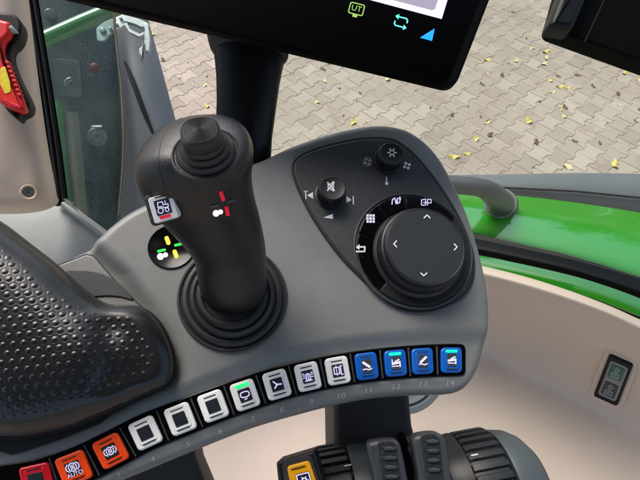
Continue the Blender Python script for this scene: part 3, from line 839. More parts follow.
# monitor post
pr_=[(248,26,.400,38),(248,38,.403,38.5),(248,47,.406,38),(249,51,.408,36),(249,60,.410,34.5),(248,80,.413,31.5),(246.5,105,.417,29.5),(244,135,.425,28),(243,165,.435,27.5),(243,200,.45,28)]
post=empty('monitor_post',P3(243,200,.45),'tapered black post standing behind the joystick and carrying the monitor','post')
def post_part(name,rows,mt,seg=48,sq=.9):
    V=[];Fc=[]
    for (x,y,d,rw) in rows:
        c=P3(x,y,d); r=rw/F*d
        for k in range(seg):
            a=2*math.pi*k/seg; ca,sa=math.cos(a),math.sin(a)
            ca=math.copysign(abs(ca)**sq,ca); sa=math.copysign(abs(sa)**sq,sa)
            V.append(c+(RIGHT*ca*r)+(Vector((0,.80,-.6)).cross(RIGHT)*0+ (UP*.45-FWD*.89).normalized()*sa*r*.62) -RIGHT*0 + UP*(-.10*ca*r) - post.location)
    for i in range(len(rows)-1):
        for k in range(seg):
            j=(k+1)%seg; Fc.append((i*seg+k,i*seg+j,(i+1)*seg+j,(i+1)*seg+k))
    Fc.append(tuple(range(seg))); Fc.append(tuple((len(rows)-1)*seg+k for k in range(seg)))
    mb=MB(); mb.add([tuple(v) for v in V],Fc); return mb.build(name,mt,post,40)
post_part('column',pr_[4:],M['post'])
post_part('collar',[(248,8,.394,40),(248,31,.398,41.5),(248.5,33,.3985,40),(248.5,35,.399,41.5),(248.5,41,.4005,41.2),(248.5,43,.401,39.4),(248.5,44.5,.4015,40.4),(249,50,.404,39.4),(249,52,.405,38.2),(249,54,.4055,35)],M['boot'])

# =================================================================== LEVER MODULE
AX=camv(.985,.14,-.10)
def wf(px,py,d): return Matrix.Translation(P3(px,py,d))@AX.to_track_quat('Z','Y').to_matrix().to_4x4()
lev=empty('lever_module',P3(410,520,.47),'black lever cluster with ribbed thumb wheels and upright paddles below the console','lever cluster')
LI=Matrix.Translation(lev.location).inverted()
def wheel(name,px,py,d,prof,mt,teeth=None,n=144,parent=lev):
    prof=[(a*.88,b*.88) for a,b in prof]
    mb=MB(); lathe(mb,prof,n=n,X=LI@wf(px,py,d),teeth=teeth,cap=True); return mb.build(name,mt,parent,30)
dW=.405
R=.056
cy_=500
w1=wheel('thumb_wheel',339,506,dW,[(.030,-.0165),(.050,-.0165),(.0545,-.0145),(.0555,-.012),(.0555,.012),(.0545,.0135),(.052,.0145)],M['ridge'],(34,.0022,{2,3,4,5}),n=272)
wheel('hub',364,503,dW,[(.050,-.009),(.0545,-.009),(.0552,-.006),(.0535,.010),(.050,.013),(.03,.013)],M['lever'])
wheel('thumb_wheel',480,492,dW,[(.030,-.0175),(.051,-.0175),(.0550,-.0155),(.056,-.013),(.056,.015),(.055,.017),(.05,.0185)],M['ridge'],(34,.0022,{2,3,4,5}),n=272)
wheel('hub',452,496,dW,[(.03,-.010),(.052,-.009),(.0535,-.004),(.055,.010),(.050,.013)],M['knob'])
wheel('housing',515,488,dW,[(.054,-.014),(.0545,-.011),(.052,.001),(.046,.011),(.035,.020),(.018,.026),(.0001,.028)],M['house'])
wheel('separator_disc',413,497,dW,[(.02,-.0025),(.058,-.0025),(.0592,0),(.058,.0035),(.02,.0035)],M['gloss'])
# paddles
LF=Fr(P3(400,470,.352), camv(-.06,.30,.95))
def paddle(pts,inset):
    mb=MB(); slab(mb,[(p.x,p.y) for p in catmull([Vector((a,b,0)) for a,b in pts],5,True)],-.02,.004,.003,LF,seg=4)
    mb.v=[tuple(LI@(LF.M@Vector(v))) for v in mb.v]; p=mb.build('paddle',M['lever'],lev,40)
    mb=MB(); slab(mb,[(q.x,q.y) for q in catmull([Vector((a,b,0)) for a,b in inset],5,True)],0,.0046,.0006,LF)
    mb.v=[tuple(LI@(LF.M@Vector(v))) for v in mb.v]; g=mb.build('finger_grip',M['ridge'],p,40)
    xs=[a for a,b in inset]; ys=[b for a,b in inset]; cx=sum(xs)/len(xs); y0=min(ys); wd=(max(xs)-min(xs))*.30
    mb=MB()
    for k in range(4):
        y=y0+6+k*9.5
        slab(mb,[(cx-wd+k*.6,y),(cx+k*.6,y-1.2),(cx+wd+k*.6,y),(cx+wd*.7+k*.6,y+3),(cx-wd*.7+k*.6,y+3)],.004,.0062,.0007,LF,seg=2)
    mb.v=[tuple(LI@(LF.M@Vector(v))) for v in mb.v]; mb.build('ribs',M['lever'],g,40)
paddle([(368,444),(376,441),(392,440),(399,443),(403,455),(407,475),(411,510),(380,510),(373,475),(368,455)],[(379,442),(393,441.5),(397,452),(401,478),(403,505),(386,505),(381,470),(378.5,452)])
paddle([(413,439),(421,434.5),(436,433),(443,436),(447,447),(450,470),(455,510),(424,510),(418,475),(414,452)],[(422,435),(436,434.5),(440,446),(443,470),(445,505),(430,505),(424,465),(421.5,446)])
ic=Ico(lambda a,b:LI@P3(a,b,.401))
# pointer marks on the wheels
def pointer(a,b,L,an,par_,bv):
    pass
for (a,b,wpx,wpy) in ((348,465.5,339,506),(474.5,455,480,492)):
    Wm=LI@wf(wpx,wpy,dW); mb=MB()
    # place the mark on the wheel surface at the ring angle seen there
    O=Wm.inverted()@(LI@CAM); d=((Wm.inverted()@LI).to_3x3()@D(a,b)).normalized(); Rw=.0560*.88
    A=d.x*d.x+d.y*d.y; B=2*(O.x*d.x+O.y*d.y); Cc=O.x*O.x+O.y*O.y-Rw*Rw; disc=B*B-4*A*Cc
    if disc>0:
        t=(-B-math.sqrt(disc))/(2*A); h=O+d*t; th=math.atan2(h.y,h.x)
        P=[]
        for (dz,da) in ((-.0028,-.012),(.0028,-.012),(.0028,.012),(-.0028,.012)):
            P.append(Wm@Vector(((Rw+.0003)*math.cos(th+da),(Rw+.0003)*math.sin(th+da),h.z+dz)))
        mb.add([tuple(p) for p in P],[(0,1,2,3)]); mb.build('pointer_mark',M['white'],lev,0)
# yellow button box
def bx_(name,poly,w0,w1,bev,m,par,seg=3):
    mb=MB(); slab(mb,poly,w0,w1,bev,LF,seg=seg); mb.v=[tuple(LI@(LF.M@Vector(v))) for v in mb.v]; return mb.build(name,m,par)
bb=bx_('button_box',rcorn([(276,462),(314,450.5),(326,490),(333,530),(283,530)],3),-.03,.0,.002,M['knob'],lev)
bx_('surround',rcorn([(281.5,464),(311,455),(322,490),(326,512),(290,512)],4),-.002,.001,.0006,M['support'],bb)
yb=bx_('yellow_button',rcorn([(286.5,466.5),(309,460.5),(318,487),(321,502),(294,502)],4),0,.004,.0012,M['ybtn'],bb)
bx_('icon_window',rcorn([(295,474.5),(309,471),(315,490),(299,492)],1.5),.003,.0044,.0002,M['icw'],yb)
lm=lambda a,b:LI@(LF.M@LF.at(a,b,.0047))
ic=Ico(lm); ic.stroke([(296.3,475.6),(308.3,472.4),(313.6,489),(300,491)],1.2,0,True); ic.circ(304.4,480.6,2.4,1.4,0)
for k in range(6):
    a=math.radians(60*k+10); ic.stroke([(304.4+2.6*math.cos(a),480.6-2.6*math.sin(a)),(304.4+4.2*math.cos(a),480.6-4.2*math.sin(a))],1.1)
ic.stroke([(291.5,469.7),(305,466)],1.2,1)
ic.build('icon',[M['icon'],M['groove']],yb)
mb=MB(); slab(mb,[(276,530),(560,500),(600,640),(260,640)],-.12,-.03,.006,LF); mb.v=[tuple(LI@(LF.M@Vector(v))) for v in mb.v]; mb.build('base',M['knob'],lev)

# =================================================================== CAB SIDE PANEL (beige)
wall=empty('cab_side_panel',P3(560,480,.9),'curved beige cab side panel filling the lower right','cab panel')
WC=[
 [(100,236,.80),(250,240,.79),(400,250,.77),(480,265.5,.74),(540,281,.71),(600,302,.68),(645,322,.66),(720,357,.63),(800,396,.60)],
 [(100,239,.785),(250,243,.775),(400,253,.75),(480,269,.72),(540,285,.69),(600,306,.66),(645,326,.64),(720,361,.61),(800,401,.58)],
 [(100,250,.78),(250,254,.77),(400,264,.75),(480,280,.72),(540,296,.69),(600,317,.66),(645,338,.64),(720,374,.61),(800,416,.58)],
 [(100,290,.86),(250,296,.85),(400,308,.83),(480,318,.80),(540,334,.77),(600,358,.73),(645,382,.705),(720,420,.67),(800,462,.64)],
 [(100,330,.94),(250,335,.93),(400,342,.90),(480,346,.868),(530,368,.828),(590,398,.793),(640,428,.763),(720,470,.723),(800,515,.693)],
 [(100,370,.935),(250,372,.925),(400,375,.895),(480,380,.855),(530,400,.82),(590,430,.785),(640,460,.755),(720,502,.715),(800,546,.685)],
 [(100,480,.84),(250,480,.83),(400,480,.80),(480,486,.76),(530,500,.735),(590,525,.71),(640,550,.69),(720,600,.66),(800,640,.63)],
 [(100,640,.74),(250,640,.73),(400,640,.70),(480,650,.66),(530,660,.64),(590,680,.62),(640,700,.60),(720,740,.57),(800,780,.54)]]
shell=patch_obj('panel_shell',WC,10,8,M['beige'],wall,.006)
wb=BVHTree.FromPolygons([v.co+wall.location for v in shell.data.vertices],[tuple(p.vertices) for p in shell.data.polygons])
wc=[wb.ray_cast(CAM,D(a,b).normalized())[0] for a,b in ((613,381),(603,353),(637,368),(623,408),(590,394))]
wn=(wc[3]-wc[1]).cross(wc[4]-wc[2]).normalized(); wn=wn if wn.dot(D(613,381))<0 else -wn
wo=wc[0]+wn*max(max((q-wc[0]).dot(wn) for q in wc),0)
# switch recess + rocker switches
SF=Fr(wo,wn)
swp=SF.root('rocker_switch_block','black framed pair of rocker switches, green over dark, set in the beige side panel','switch')
def quad(c,u,v,w,h,r=2):  # px quad in sheared frame
    P=[(-w/2,-h/2),(w/2,-h/2),(w/2,h/2),(-w/2,h/2)]
    return rcorn([(c[0]+a*u[0]+b*v[0],c[1]+a*u[1]+b*v[1]) for a,b in P],r)
u=(.895,.40); v=(-.36,.93)
mb=MB(); slab(mb,quad((613,381),u,v,38,54,9),-.02,.0035,.0032,SF,seg=5); mb.build('recess_surround',M['beige'],swp,60)
mb=MB(); slab(mb,quad((613,381),u,v,27,44,3),0,.0075,.0012,SF); mb.build('frame',M['rubber'],swp)
mb=MB(); slab(mb,quad((613,381.5),u,v,20,36,3),.005,.0088,.0012,SF); sg=mb.build('rocker_plate',M['swgrey'],swp)
def sw(c,mt):
    mb=MB(); slab(mb,quad(c,u,v,15,13.5,1.6),.006,.0098,.0006,SF); r=mb.build('rocker_switch',mt,swp)
    ic=Ico(lambda a,b:SF.at(a,b,.0100)); T=xf(c[0],c[1],-22,1)
    x,y=T([(0,2.6)])[0]; ic.circ(x,y,2.2,.8,0,14); ic.stroke(T([(0,1.4),(0,4)]),.7)
    ic.stroke(T([(-3.8,-1.2),(3.8,-1.2),(3.8,-5),(-3.8,-5)]),.9,0,True); ic.stroke(T([(-2,-3),(1.8,-3)]),.7)
    ic.build('icon',[M['grey_print']],r)
sw((616,373),M['swgreen']); sw((609.5,390),M['swdark'])

# cup holder rim under the console's right end
CF=Fr(P3(398,372,.66), camv(-.05,.25,.96)); cup=CF.root('cup_holder','round grey cup holder rim peeking out below the right end of the console','cup holder')
mb=MB(); c0=CF.at(401,368,0); r0=(CF.at(446,368,0)-c0).length
lathe(mb,[(r0*.70,-.05),(r0*.74,-.004),(r0*.78,.0),(r0*.80,-.003),(r0*.84,-.003),(r0*.87,.003),(r0*.97,.003),(r0,-.002),(r0,-.05)],(c0.x,c0.y,0),n=96); mb.build('rim',M['ringg'],cup)

# =================================================================== WINDOW SILL, SEAL, RIGHT FENDER
# green cab rail above the beige panel
sl=empty('window_sill_rail',P3(560,280,.75),'narrow bright green cab rail running along the top of the beige panel','cab rail')
patch_obj('rail',[[(380,243,.80),(430,248,.785),(480,255.5,.765),(557,272,.725),(600,284,.705),(645,300.5,.685),(720,333,.655),(800,372,.625)],
 [(380,248,.79),(430,253,.775),(480,260.5,.755),(557,279,.715),(600,292,.695),(645,309,.675),(720,342,.645),(800,382,.615)],
 [(380,254,.785),(430,259,.77),(480,266.5,.75),(557,287,.71),(600,301,.69),(645,318.5,.67),(720,352,.64),(800,392,.61)]],10,6,M['green'],sl,.004)
mb=MB()
tube(mb,[P3(a,b,d)-sl.location for a,b,d in [(380,254,.782),(430,259,.767),(480,267.2,.746),(557,287.8,.706),(600,302,.686),(645,320,.666),(720,354,.636),(800,394,.606)]],.0016,8); mb.build('gasket',M['rubber'],sl)
# rubber seal
se=empty('window_seal',P3(560,262,.78),'thick black rubber window seal above the green cab rail','window seal')
patch_obj('seal_lip',[[(380,226,.84),(430,231,.82),(478,239,.80),(557,256,.76),(600,267,.74),(645,281,.72),(720,310,.69),(800,345,.66)],
 [(380,232,.83),(430,237,.81),(478,245,.785),(557,262,.745),(600,274,.725),(645,289,.705),(720,319,.675),(800,355,.645)],
 [(380,237,.825),(430,242,.805),(478,250,.78),(557,267,.74),(600,279,.72),(645,295,.70),(720,326,.67),(800,363,.64)],
 [(380,244,.83),(430,249,.81),(480,257,.785),(557,274,.745),(600,286,.725),(645,303,.705),(720,336,.675),(800,375,.645)]],10,6,M['rubber'],se,.006)
# window pane with a black printed edge whose dots thin out upwards
wp=empty('side_window',P3(560,225,.84),'right side window pane with black dotted printed edge in front of the green fender','window')
m=bpy.data.materials.new('clear_glass'); m.use_nodes=True; b=m.node_tree.nodes['Principled BSDF']
b.inputs['Transmission Weight'].default_value=1; b.inputs['Roughness'].default_value=0; b.inputs['IOR'].default_value=1.45; b.inputs['Base Color'].default_value=(.93,.97,.95,1)
M['glass']=m
def thin_glass(name,tint,refl=1.0,dirt=None):
    m=bpy.data.materials.new(name); m.use_nodes=True; nt=m.node_tree; nt.nodes.clear()
    out=nt.nodes.new('ShaderNodeOutputMaterial'); tr=nt.nodes.new('ShaderNodeBsdfTransparent'); tr.inputs[0].default_value=tuple(tint)+(1,)
    gl=nt.nodes.new('ShaderNodeBsdfGlossy'); gl.inputs['Roughness'].default_value=.02
    lw=nt.nodes.new('ShaderNodeLayerWeight'); pw=nt.nodes.new('ShaderNodeMath'); pw.operation='POWER'; pw.inputs[1].default_value=5; nt.links.new(lw.outputs['Facing'],pw.inputs[0])
    fr=nt.nodes.new('ShaderNodeMath'); fr.operation='MULTIPLY_ADD'; fr.inputs[1].default_value=.9; fr.inputs[2].default_value=.035; nt.links.new(pw.outputs[0],fr.inputs[0]); lw.inputs[0].default_value=.5
    mul=nt.nodes.new('ShaderNodeMath'); mul.operation='MULTIPLY'; mul.inputs[1].default_value=refl; nt.links.new(fr.outputs[0],mul.inputs[0])
    mx=nt.nodes.new('ShaderNodeMixShader'); nt.links.new(mul.outputs[0],mx.inputs[0]); nt.links.new(tr.outputs[0],mx.inputs[1]); nt.links.new(gl.outputs[0],mx.inputs[2]); last=mx
    if dirt:
        tc=nt.nodes.new('ShaderNodeTexCoord'); n=nt.nodes.new('ShaderNodeTexNoise'); n.inputs['Scale'].default_value=dirt[0]; n.inputs['Detail'].default_value=6; n.inputs['Roughness'].default_value=.65
        nt.links.new(tc.outputs['Object'],n.inputs['Vector'])
        r=nt.nodes.new('ShaderNodeMapRange'); r.inputs[1].default_value=.4; r.inputs[2].default_value=.75; r.inputs[3].default_value=dirt[1]; r.inputs[4].default_value=dirt[2]; nt.links.new(n.outputs['Fac'],r.inputs[0])
        n2=nt.nodes.new('ShaderNodeTexNoise'); n2.inputs['Scale'].default_value=dirt[0]*35; nt.links.new(tc.outputs['Object'],n2.inputs['Vector'])
        r2=nt.nodes.new('ShaderNodeMapRange'); r2.inputs[1].default_value=.71; r2.inputs[2].default_value=.77; r2.inputs[3].default_value=0; r2.inputs[4].default_value=.35; nt.links.new(n2.outputs['Fac'],r2.inputs[0])
        ad=nt.nodes.new('ShaderNodeMath'); ad.operation='ADD'; ad.use_clamp=True; nt.links.new(r.outputs[0],ad.inputs[0]); nt.links.new(r2.outputs[0],ad.inputs[1])
        df=nt.nodes.new('ShaderNodeBsdfDiffuse'); df.inputs[0].default_value=lin('#8a9490')
        m2=nt.nodes.new('ShaderNodeMixShader'); nt.links.new(ad.outputs[0],m2.inputs[0]); nt.links.new(last.outputs[0],m2.inputs[1]); nt.links.new(df.outputs[0],m2.inputs[2]); last=m2
    nt.links.new(last.outputs[0],out.inputs[0]); return m
M['pane']=thin_glass('side_glass',(.95,.98,.96),1.0)
M['pane_dirty']=thin_glass('dusty_glass',(.76,.85,.82),.35,(7,.05,.32))
# printed edge: bands of the pane surface; dots as real small discs
FT=[(380,212),(430,216),(475,224),(557,239),(600,250),(645,263),(720,288),(800,322)]   # top of dot zone
FB=[(380,222),(430,226.5),(476,234.5),(557,252.5),(600,264.5),(645,279),(720,306),(800,340)]     # solid black from here
FE=[(380,234),(430,239),(478,247),(557,264),(600,276),(645,291),(720,321),(800,357)]
def dp(x): return float(np.interp(x,[380,480,557,645,800],[.842,.802,.762,.722,.662]))
patch_obj('printed_edge',[[(a,b,dp(a)) for a,b in FB],[(a,b,dp(a)-.006) for a,b in FE]],10,4,M['groove'],wp,.001)
base_line=[P3(250,227,.86),P3(330,229,.85)]+[P3(a,b,dp(a)+.002) for a,b in FE]+[P3(900,395,.63)]
bl=catmull(base_line,8,False); tilt=Vector((0,.06,1)); NV=10
V=[]; Fc=[]
for k in range(NV+1):
    for p in bl: V.append(tuple(p+tilt*(.95*k/NV)-wp.location))
Wn=len(bl)
for k in range(NV):
    for i in range(Wn-1): Fc.append((k*Wn+i,k*Wn+i+1,(k+1)*Wn+i+1,(k+1)*Wn+i))
nV=len(V); V+=[(x,y+.004,z) for x,y,z in V]; Fc+=[tuple(nV+q for q in f[::-1]) for f in Fc]
bd=[i for i in range(Wn)]+[k*Wn+Wn-1 for k in range(1,NV+1)]+[NV*Wn+i for i in range(Wn-2,-1,-1)]+[k*Wn for k in range(NV-1,0,-1)]
for a,b in zip(bd,bd[1:]+bd[:1]): Fc.append((a,b,b+nV,a+nV))
mb=MB(); mb.add(V,Fc); mb.build('pane',M['pane'],wp,60)
ic=Ico(lambda a,b:P3(a,b,dp(a))-wp.location)
xs=np.arange(440,700,1.75)
for r in range(9):
    f=r/8
    for i,x in enumerate(xs):
        xx=x+(.87 if r%2 else 0)
        yt=np.interp(xx,[p[0] for p in FT],[p[1] for p in FT]); yb=np.interp(xx,[p[0] for p in FB],[p[1] for p in FB])
        y=yt+(yb-yt)*f; rad=.15+.72*f*f
        ic.poly([(xx+rad*math.cos(k*math.pi/3),y+rad*math.sin(k*math.pi/3)) for k in range(6)])
ic.build('dot_print',[M['groove']],wp)

# green fender outside
fr_=empty('green_fender',P3(560,230,1.15),'glossy bright green fender outside the right side window','fender')
patch_obj('fender_top',[[(380,186,1.30),(440,188,1.27),(470,191,1.26),(516,195.5,1.24),(575,202.5,1.22),(645,213.5,1.19),(720,228,1.16),(820,250,1.12)],
 [(380,200,1.22),(440,204,1.19),(470,208,1.18),(516,215,1.16),(575,225,1.13),(645,240,1.10),(720,260,1.06),(820,290,1.02)],
 [(380,226,1.16),(440,231,1.13),(470,236,1.12),(516,245,1.09),(575,258,1.06),(645,276,1.03),(720,300,.99),(820,335,.95)],
 [(380,290,1.07),(440,296,1.045),(470,300,1.035),(516,310,1.01),(575,325,.985),(645,345,.955),(720,370,.92),(820,400,.88)]],10,8,M['green'],fr_,.005)
gf=empty('fender_guard',P3(560,190,1.35),'dark grey plastic fender edge trim lying beyond the green fender','fender trim')
patch_obj('guard',[[(380,176,1.44),(440,175,1.42),(500,174.5,1.40),(575,173,1.38),(645,174,1.36),(740,178,1.33),(840,186,1.3)],
 [(380,178,1.40),(440,178,1.38),(500,178,1.36),(575,178,1.34),(645,181,1.32),(740,188,1.29),(840,200,1.26)],
 [(380,182,1.385),(440,183,1.36),(500,185,1.34),(575,189,1.32),(645,195.5,1.30),(740,206,1.27),(840,222,1.24)],
 [(380,188,1.38),(440,190,1.36),(500,193,1.34),(575,199,1.32),(645,208,1.30),(740,222,1.27),(840,240,1.24)],
 [(380,196,1.40),(440,198,1.38),(500,202,1.36),(575,209,1.34),(645,221,1.32),(740,236,1.29),(840,255,1.26)]],8,6,M['fender'],gf,.006)
mb=MB(); tube(mb,[P3(a,b,d)-gf.location for a,b,d in [(440,185.5,1.352),(500,187.5,1.332),(575,191.3,1.312),(645,198.3,1.292),(740,209,1.262)]],.0028,8); mb.build('seam',M['rubber'],gf)
# grab handle
hd_=empty('grab_handle',P3(500,205,1.0),'grey moulded grab handle bending down onto the green fender','handle')
hp=[(400,182,1.06),(430,183,1.06),(455,185,1.06),(473,186.5,1.06),(484,189,1.065),(491,193,1.085),(496,198,1.115),(500,203,1.15),(502,205,1.19)]
mb=MB(); pts=catmull([P3(*p)-hd_.location for p in hp],6,False)
rs=[np.interp(i/(len(pts)-1),[0,.45,.62,.85,1],[.0195,.0205,.025,.031,.038]) for i in range(len(pts))]
tube(mb,pts,[float(r) for r in rs],24); mb.build('bar',M['handle'],hd_,50)
mb=MB(); q=[P3(*p)-hd_.location for p in [(500,203.3,1.152),(500.3,203.8,1.158)]]; tube(mb,q,[.0370,.0374],32); mb.build('foot_seal',M['ringg'],hd_)

# =================================================================== LEFT SIDE: PILLAR
pil=empty('cab_pillar',P3(30,150,.55),'beige cab door pillar at upper left with black rubber edge','pillar')
patch_obj('pillar_trim',[
 [(-90,-60,.50),(-30,-60,.52),(0,-60,.53),(12,-60,.545),(20,-60,.575),(22,-60,.62)],
 [(-90,60,.50),(-30,60,.52),(5,60,.53),(24,60,.545),(33,60,.57),(36,60,.62)],
 [(-90,140,.51),(-30,140,.53),(10,140,.54),(34,140,.555),(44,140,.58),(47,140,.62)],
 [(-90,185,.52),(-30,185,.535),(14,187,.55),(40,187,.56),(52,186,.585),(55,184,.62)],
 [(-90,205,.53),(-30,206,.545),(14,208,.56),(42,206,.575),(54,200,.60),(57,196,.63)],
 [(-90,210,.57),(-30,213,.59),(14,214,.60),(42,211,.62),(56,205,.64),(59,200,.65)]],8,8,M['beige'],pil,.004)
sc_=P3(28.5,192,.548)-pil.location; nrm=(CAM-P3(28.5,192,.548)).normalized()
Xs=Matrix.Translation(sc_)@nrm.to_track_quat('Z','Y').to_matrix().to_4x4()
mb=MB(); lathe(mb,[(.0085,-.006),(.0085,.002),(.0078,.003),(.0065,.002),(.0055,-.001),(.0001,-.001)],n=32,X=Xs); scr=mb.build('screw_boss',M['beige'],pil)
mb=MB(); lathe(mb,[(.0045,-.003),(.0045,.0005),(.004,.0012),(.0018,.0012),(.0016,.0002),(.0001,.0002)],n=24,X=Xs); mb.build('screw',M['screw'],scr)
# black seals of the door opening
ds=empty('door_seal',P3(45,100,.62),'black rubber door seal running down beside the beige pillar','door seal')
def strip3(name,L,Rr,mt,root,th=.01):
    rows=[[(a[0],a[1],a[2]),((a[0]+b[0])/2,(a[1]+b[1])/2,(a[2]+b[2])/2-.006),(b[0],b[1],b[2])] for a,b in zip(L,Rr)]
    return patch_obj(name,rows,5,6,mt,root,th)
strip3('inner_lip',[(18,-60,.61),(27,0,.62),(40,80,.63),(50,150,.64),(57,205,.65)],[(22,-60,.62),(31,0,.63),(44,80,.64),(54.5,150,.65),(62,206,.66)],M['rubber'],ds,.006)
strip3('outer_lip',[(23,-60,.63),(32,0,.64),(45,80,.65),(55.5,150,.66),(62.5,206,.67)],[(28,-60,.64),(37,0,.65),(49.5,80,.66),(59.5,150,.67),(66,204,.68)],M['rubber'],ds,.008)
# sill
si=empty('door_sill',P3(60,235,.66),'pale grey metal sill in the corner between pillar and armrest','sill')
patch_obj('sill_plate',[[(-120,205,.66),(-20,208,.66),(62,202,.665),(66,202,.665)],[(-120,230,.65),(0,228,.65),(80,222,.655),(98,224,.655)],[(-120,260,.64),(10,256,.64),(95,246,.645),(132,250,.645)],[(-120,300,.63),(30,300,.63),(120,290,.635),(170,285,.635)]],8,6,M['sill'],si,.01)
mb=MB(); tube(mb,[P3(a,b,d)-si.location for a,b,d in [(63,204,.652),(80,217,.647),(100,231.5,.642),(135,258,.636)]],.0042,10); mb.build('edge_bead',M['sill'],si,50)
# door glass
dg=empty('door_window',P3(90,100,.8),'dusty dark tinted door glass between the seal and the rear fender','window')
patch_obj('pane',[[(18,-60,.70),(60,-60,.74),(110.5,-60,.79)],[(42,60,.71),(80,60,.74),(118.5,60,.79)],[(58,140,.72),(95,150,.745),(123,150,.79)],[(66,215,.73),(95,235,.75),(118,235,.79)]],8,8,M['pane_dirty'],dg,.004)
strip3('pane_edge',[(109,-60,.786),(114,30,.786),(120,90,.786),(122,150,.786),(117,215,.786)],[(111.5,-60,.789),(116.5,30,.789),(122.6,90,.789),(124.6,150,.789),(120,215,.789)],M['band'],dg,.003)

# left outer fender
lf=empty('rear_fender',P3(130,120,1.3),'dark grey rear tyre fender with a creased flank seen past the door glass','fender')
patch_obj('flank',[
 [(-60,-70,1.45),(40,-70,1.40),(100,-60,1.36),(128,-30,1.33),(139,-10,1.32)],
 [(-60,20,1.42),(40,20,1.38),(100,25,1.34),(124,30,1.30),(150,26,1.32)],
 [(-60,90,1.42),(40,90,1.38),(105,95,1.34),(135,85,1.27),(168,92,1.31)],
 [(-60,160,1.42),(40,160,1.38),(110,160,1.34),(152,150,1.26),(184,152,1.30)],
 [(-60,250,1.42),(40,250,1.38),(120,250,1.34),(170,240,1.27),(205,240,1.30)]],8,8,M['fender'],lf,.01)
mb=MB(); tube(mb,[P3(a,b,d)-lf.location for a,b,d in [(125,62,1.277),(133,82,1.262),(144,112,1.255),(154,136,1.250)]],[.003,.006,.006,.003],8); mb.build('crease_line',M['rubber'],lf)  # black tube drawn along the fold crease of the flank
fi=empty('mudguard_plate',P3(80,100,1.2),'dark flat mudguard plate with round bolts behind the dusty door glass','mudguard')
patch_obj('plate',[[(-40,-60,1.16),(30,-60,1.18),(70,-60,1.20),(104,-60,1.25)],[(-20,60,1.16),(45,60,1.18),(80,60,1.20),(117,60,1.25)],[(0,150,1.16),(60,150,1.18),(95,150,1.20),(123,150,1.25)],[(20,260,1.16),(80,260,1.18),(100,260,1.20),(116,260,1.25)]],8,8,M['fenderin'],fi,.01)
for (a,b,r) in ((50,14,.006),(71.5,84,.008),(97,136.5,.011)):
    p=P3(a,b,1.165)-fi.location; X_=Matrix.Translation(p)@(CAM-P3(a,b,1.17)).normalized().to_track_quat('Z','Y').to_matrix().to_4x4()
    mb=MB(); lathe(mb,[(r*2,-.03),(r*2,.001),(r*1.7,.003),(r*1.2,.002),(r*1.1,.006),(r*.6,.007),(r*.5,.004),(.0001,.004)],n=28,X=X_); mb.build('bolt',M['screw'],fi)
mb=MB(); box(mb,P3(97,126.5,1.16)-fi.location,(.026,.008,.004),m=0,bev=.001); mb.build('stamped_mark',M['screw'],fi)
mb=MB(); X_=Matrix.Identity(4); slab(mb,rcorn([(52,58),(80,60),(83,97),(56,97)],5),0,.006,.002,Fr(P3(70,80,1.165),camv(0,0,1))); ff=Fr(P3(70,80,1.165),camv(0,0,1)); mb.v=[tuple(ff.M@Vector(v)-fi.location) for v in mb.v]; mb.build('reinforcing_plate',M['fenderin'],fi)
gp=empty('green_frame_strut',P3(62,160,1.1),'dark green upright frame strut behind the door glass beside a grey band','frame strut')
strip3('strut',[(52,100,1.10),(56,150,1.10),(60,200,1.10),(64,240,1.10)],[(62,100,1.10),(66,150,1.10),(71,200,1.10),(75,240,1.10)],M['dkgreen'],gp,.02)
strip3('grey_band',[(63,112,1.11),(67,150,1.11),(72,200,1.11),(76,240,1.11)],[(78,112,1.13),(82,150,1.13),(86,195,1.13),(90,240,1.13)],M['band'],gp,.015)
rd_=empty('tail_light',P3(95,68,1.12),'small round red light blurred behind the dusty door glass','light')
X_=Matrix.Translation(Vector((0,0,0)))@(CAM-P3(95,68,1.12)).normalized().to_track_quat('Z','Y').to_matrix().to_4x4()
mb=MB(); lathe(mb,[(.012,-.03),(.012,.0),(.010,.004),(.006,.007),(.0001,.008)],n=24,X=X_); mb.build('lens',M['taillens'],rd_,60)
# green bar and bracket
gb=empty('green_support_bar',P3(80,25,1.0),'bright green diagonal bar crossing behind the door glass','bar')
mb=MB(); tube(mb,[P3(a,b,d)-gb.location for a,b,d in [(0,57,.95),(40,42,.96),(80,24,.98),(118,8,1.0),(150,-8,1.02)]],[.0165,.0165,.0165,.0165,.015],20); mb.build('bar',M['green'],gb,60)
br=empty('hinge_bracket',P3(115,30,.9),'galvanised steel hinge bracket with bolts and a hanging clip on the green bar','bracket')
bf=Fr(P3(112,30,.90),camv(.1,.1,1))
def bs(name,poly,w0,w1,bev=.0008,mt=M['steel']):
    mb=MB(); slab(mb,poly,w0,w1,bev,bf); mb.v=[tuple(bf.M@Vector(v)-br.location) for v in mb.v]; return mb.build(name,mt,br)
bs('plate',rcorn([(96,28),(104,22),(124,14),(127,24),(110,34),(104,41),(97,41)],2.5),-.004,.0)
bs('arm',rcorn([(122,15),(128,16),(139,19),(148,23),(150,27),(141,27),(135,24),(128,22),(123,21)],1.5),-.006,.004)
bs('arm_return',rcorn([(127,22),(130,29),(140,34),(145,31),(144,35),(139,37),(129,32),(124,24)],1.2),-.004,.003)
bs('hook',rcorn([(143,23),(148,24),(150,38),(149,51),(146,51),(145,44),(143,36),(145,30)],1.2),-.004,.005)
bs('clip',rcorn([(144,30),(146,38),(144,48),(143,62),(142,62),(141.5,56),(139,53),(139,49),(142,46)],.8),.002,.005)
for (a,b,r) in ((103,31,.0055),(111,29.5,.0035),(121,19,.003),(117,25,.003)):
    c=bf.at(a,b,0); mb=MB(); lathe(mb,[(r,-.002),(r,.004),(r*.8,.0055),(.0001,.006)],(c.x,c.y,0),n=6 if r<.004 else 24); mb.v=[tuple(bf.M@Vector(v)-br.location) for v in mb.v]; mb.build('bolt',M['steel'],br)

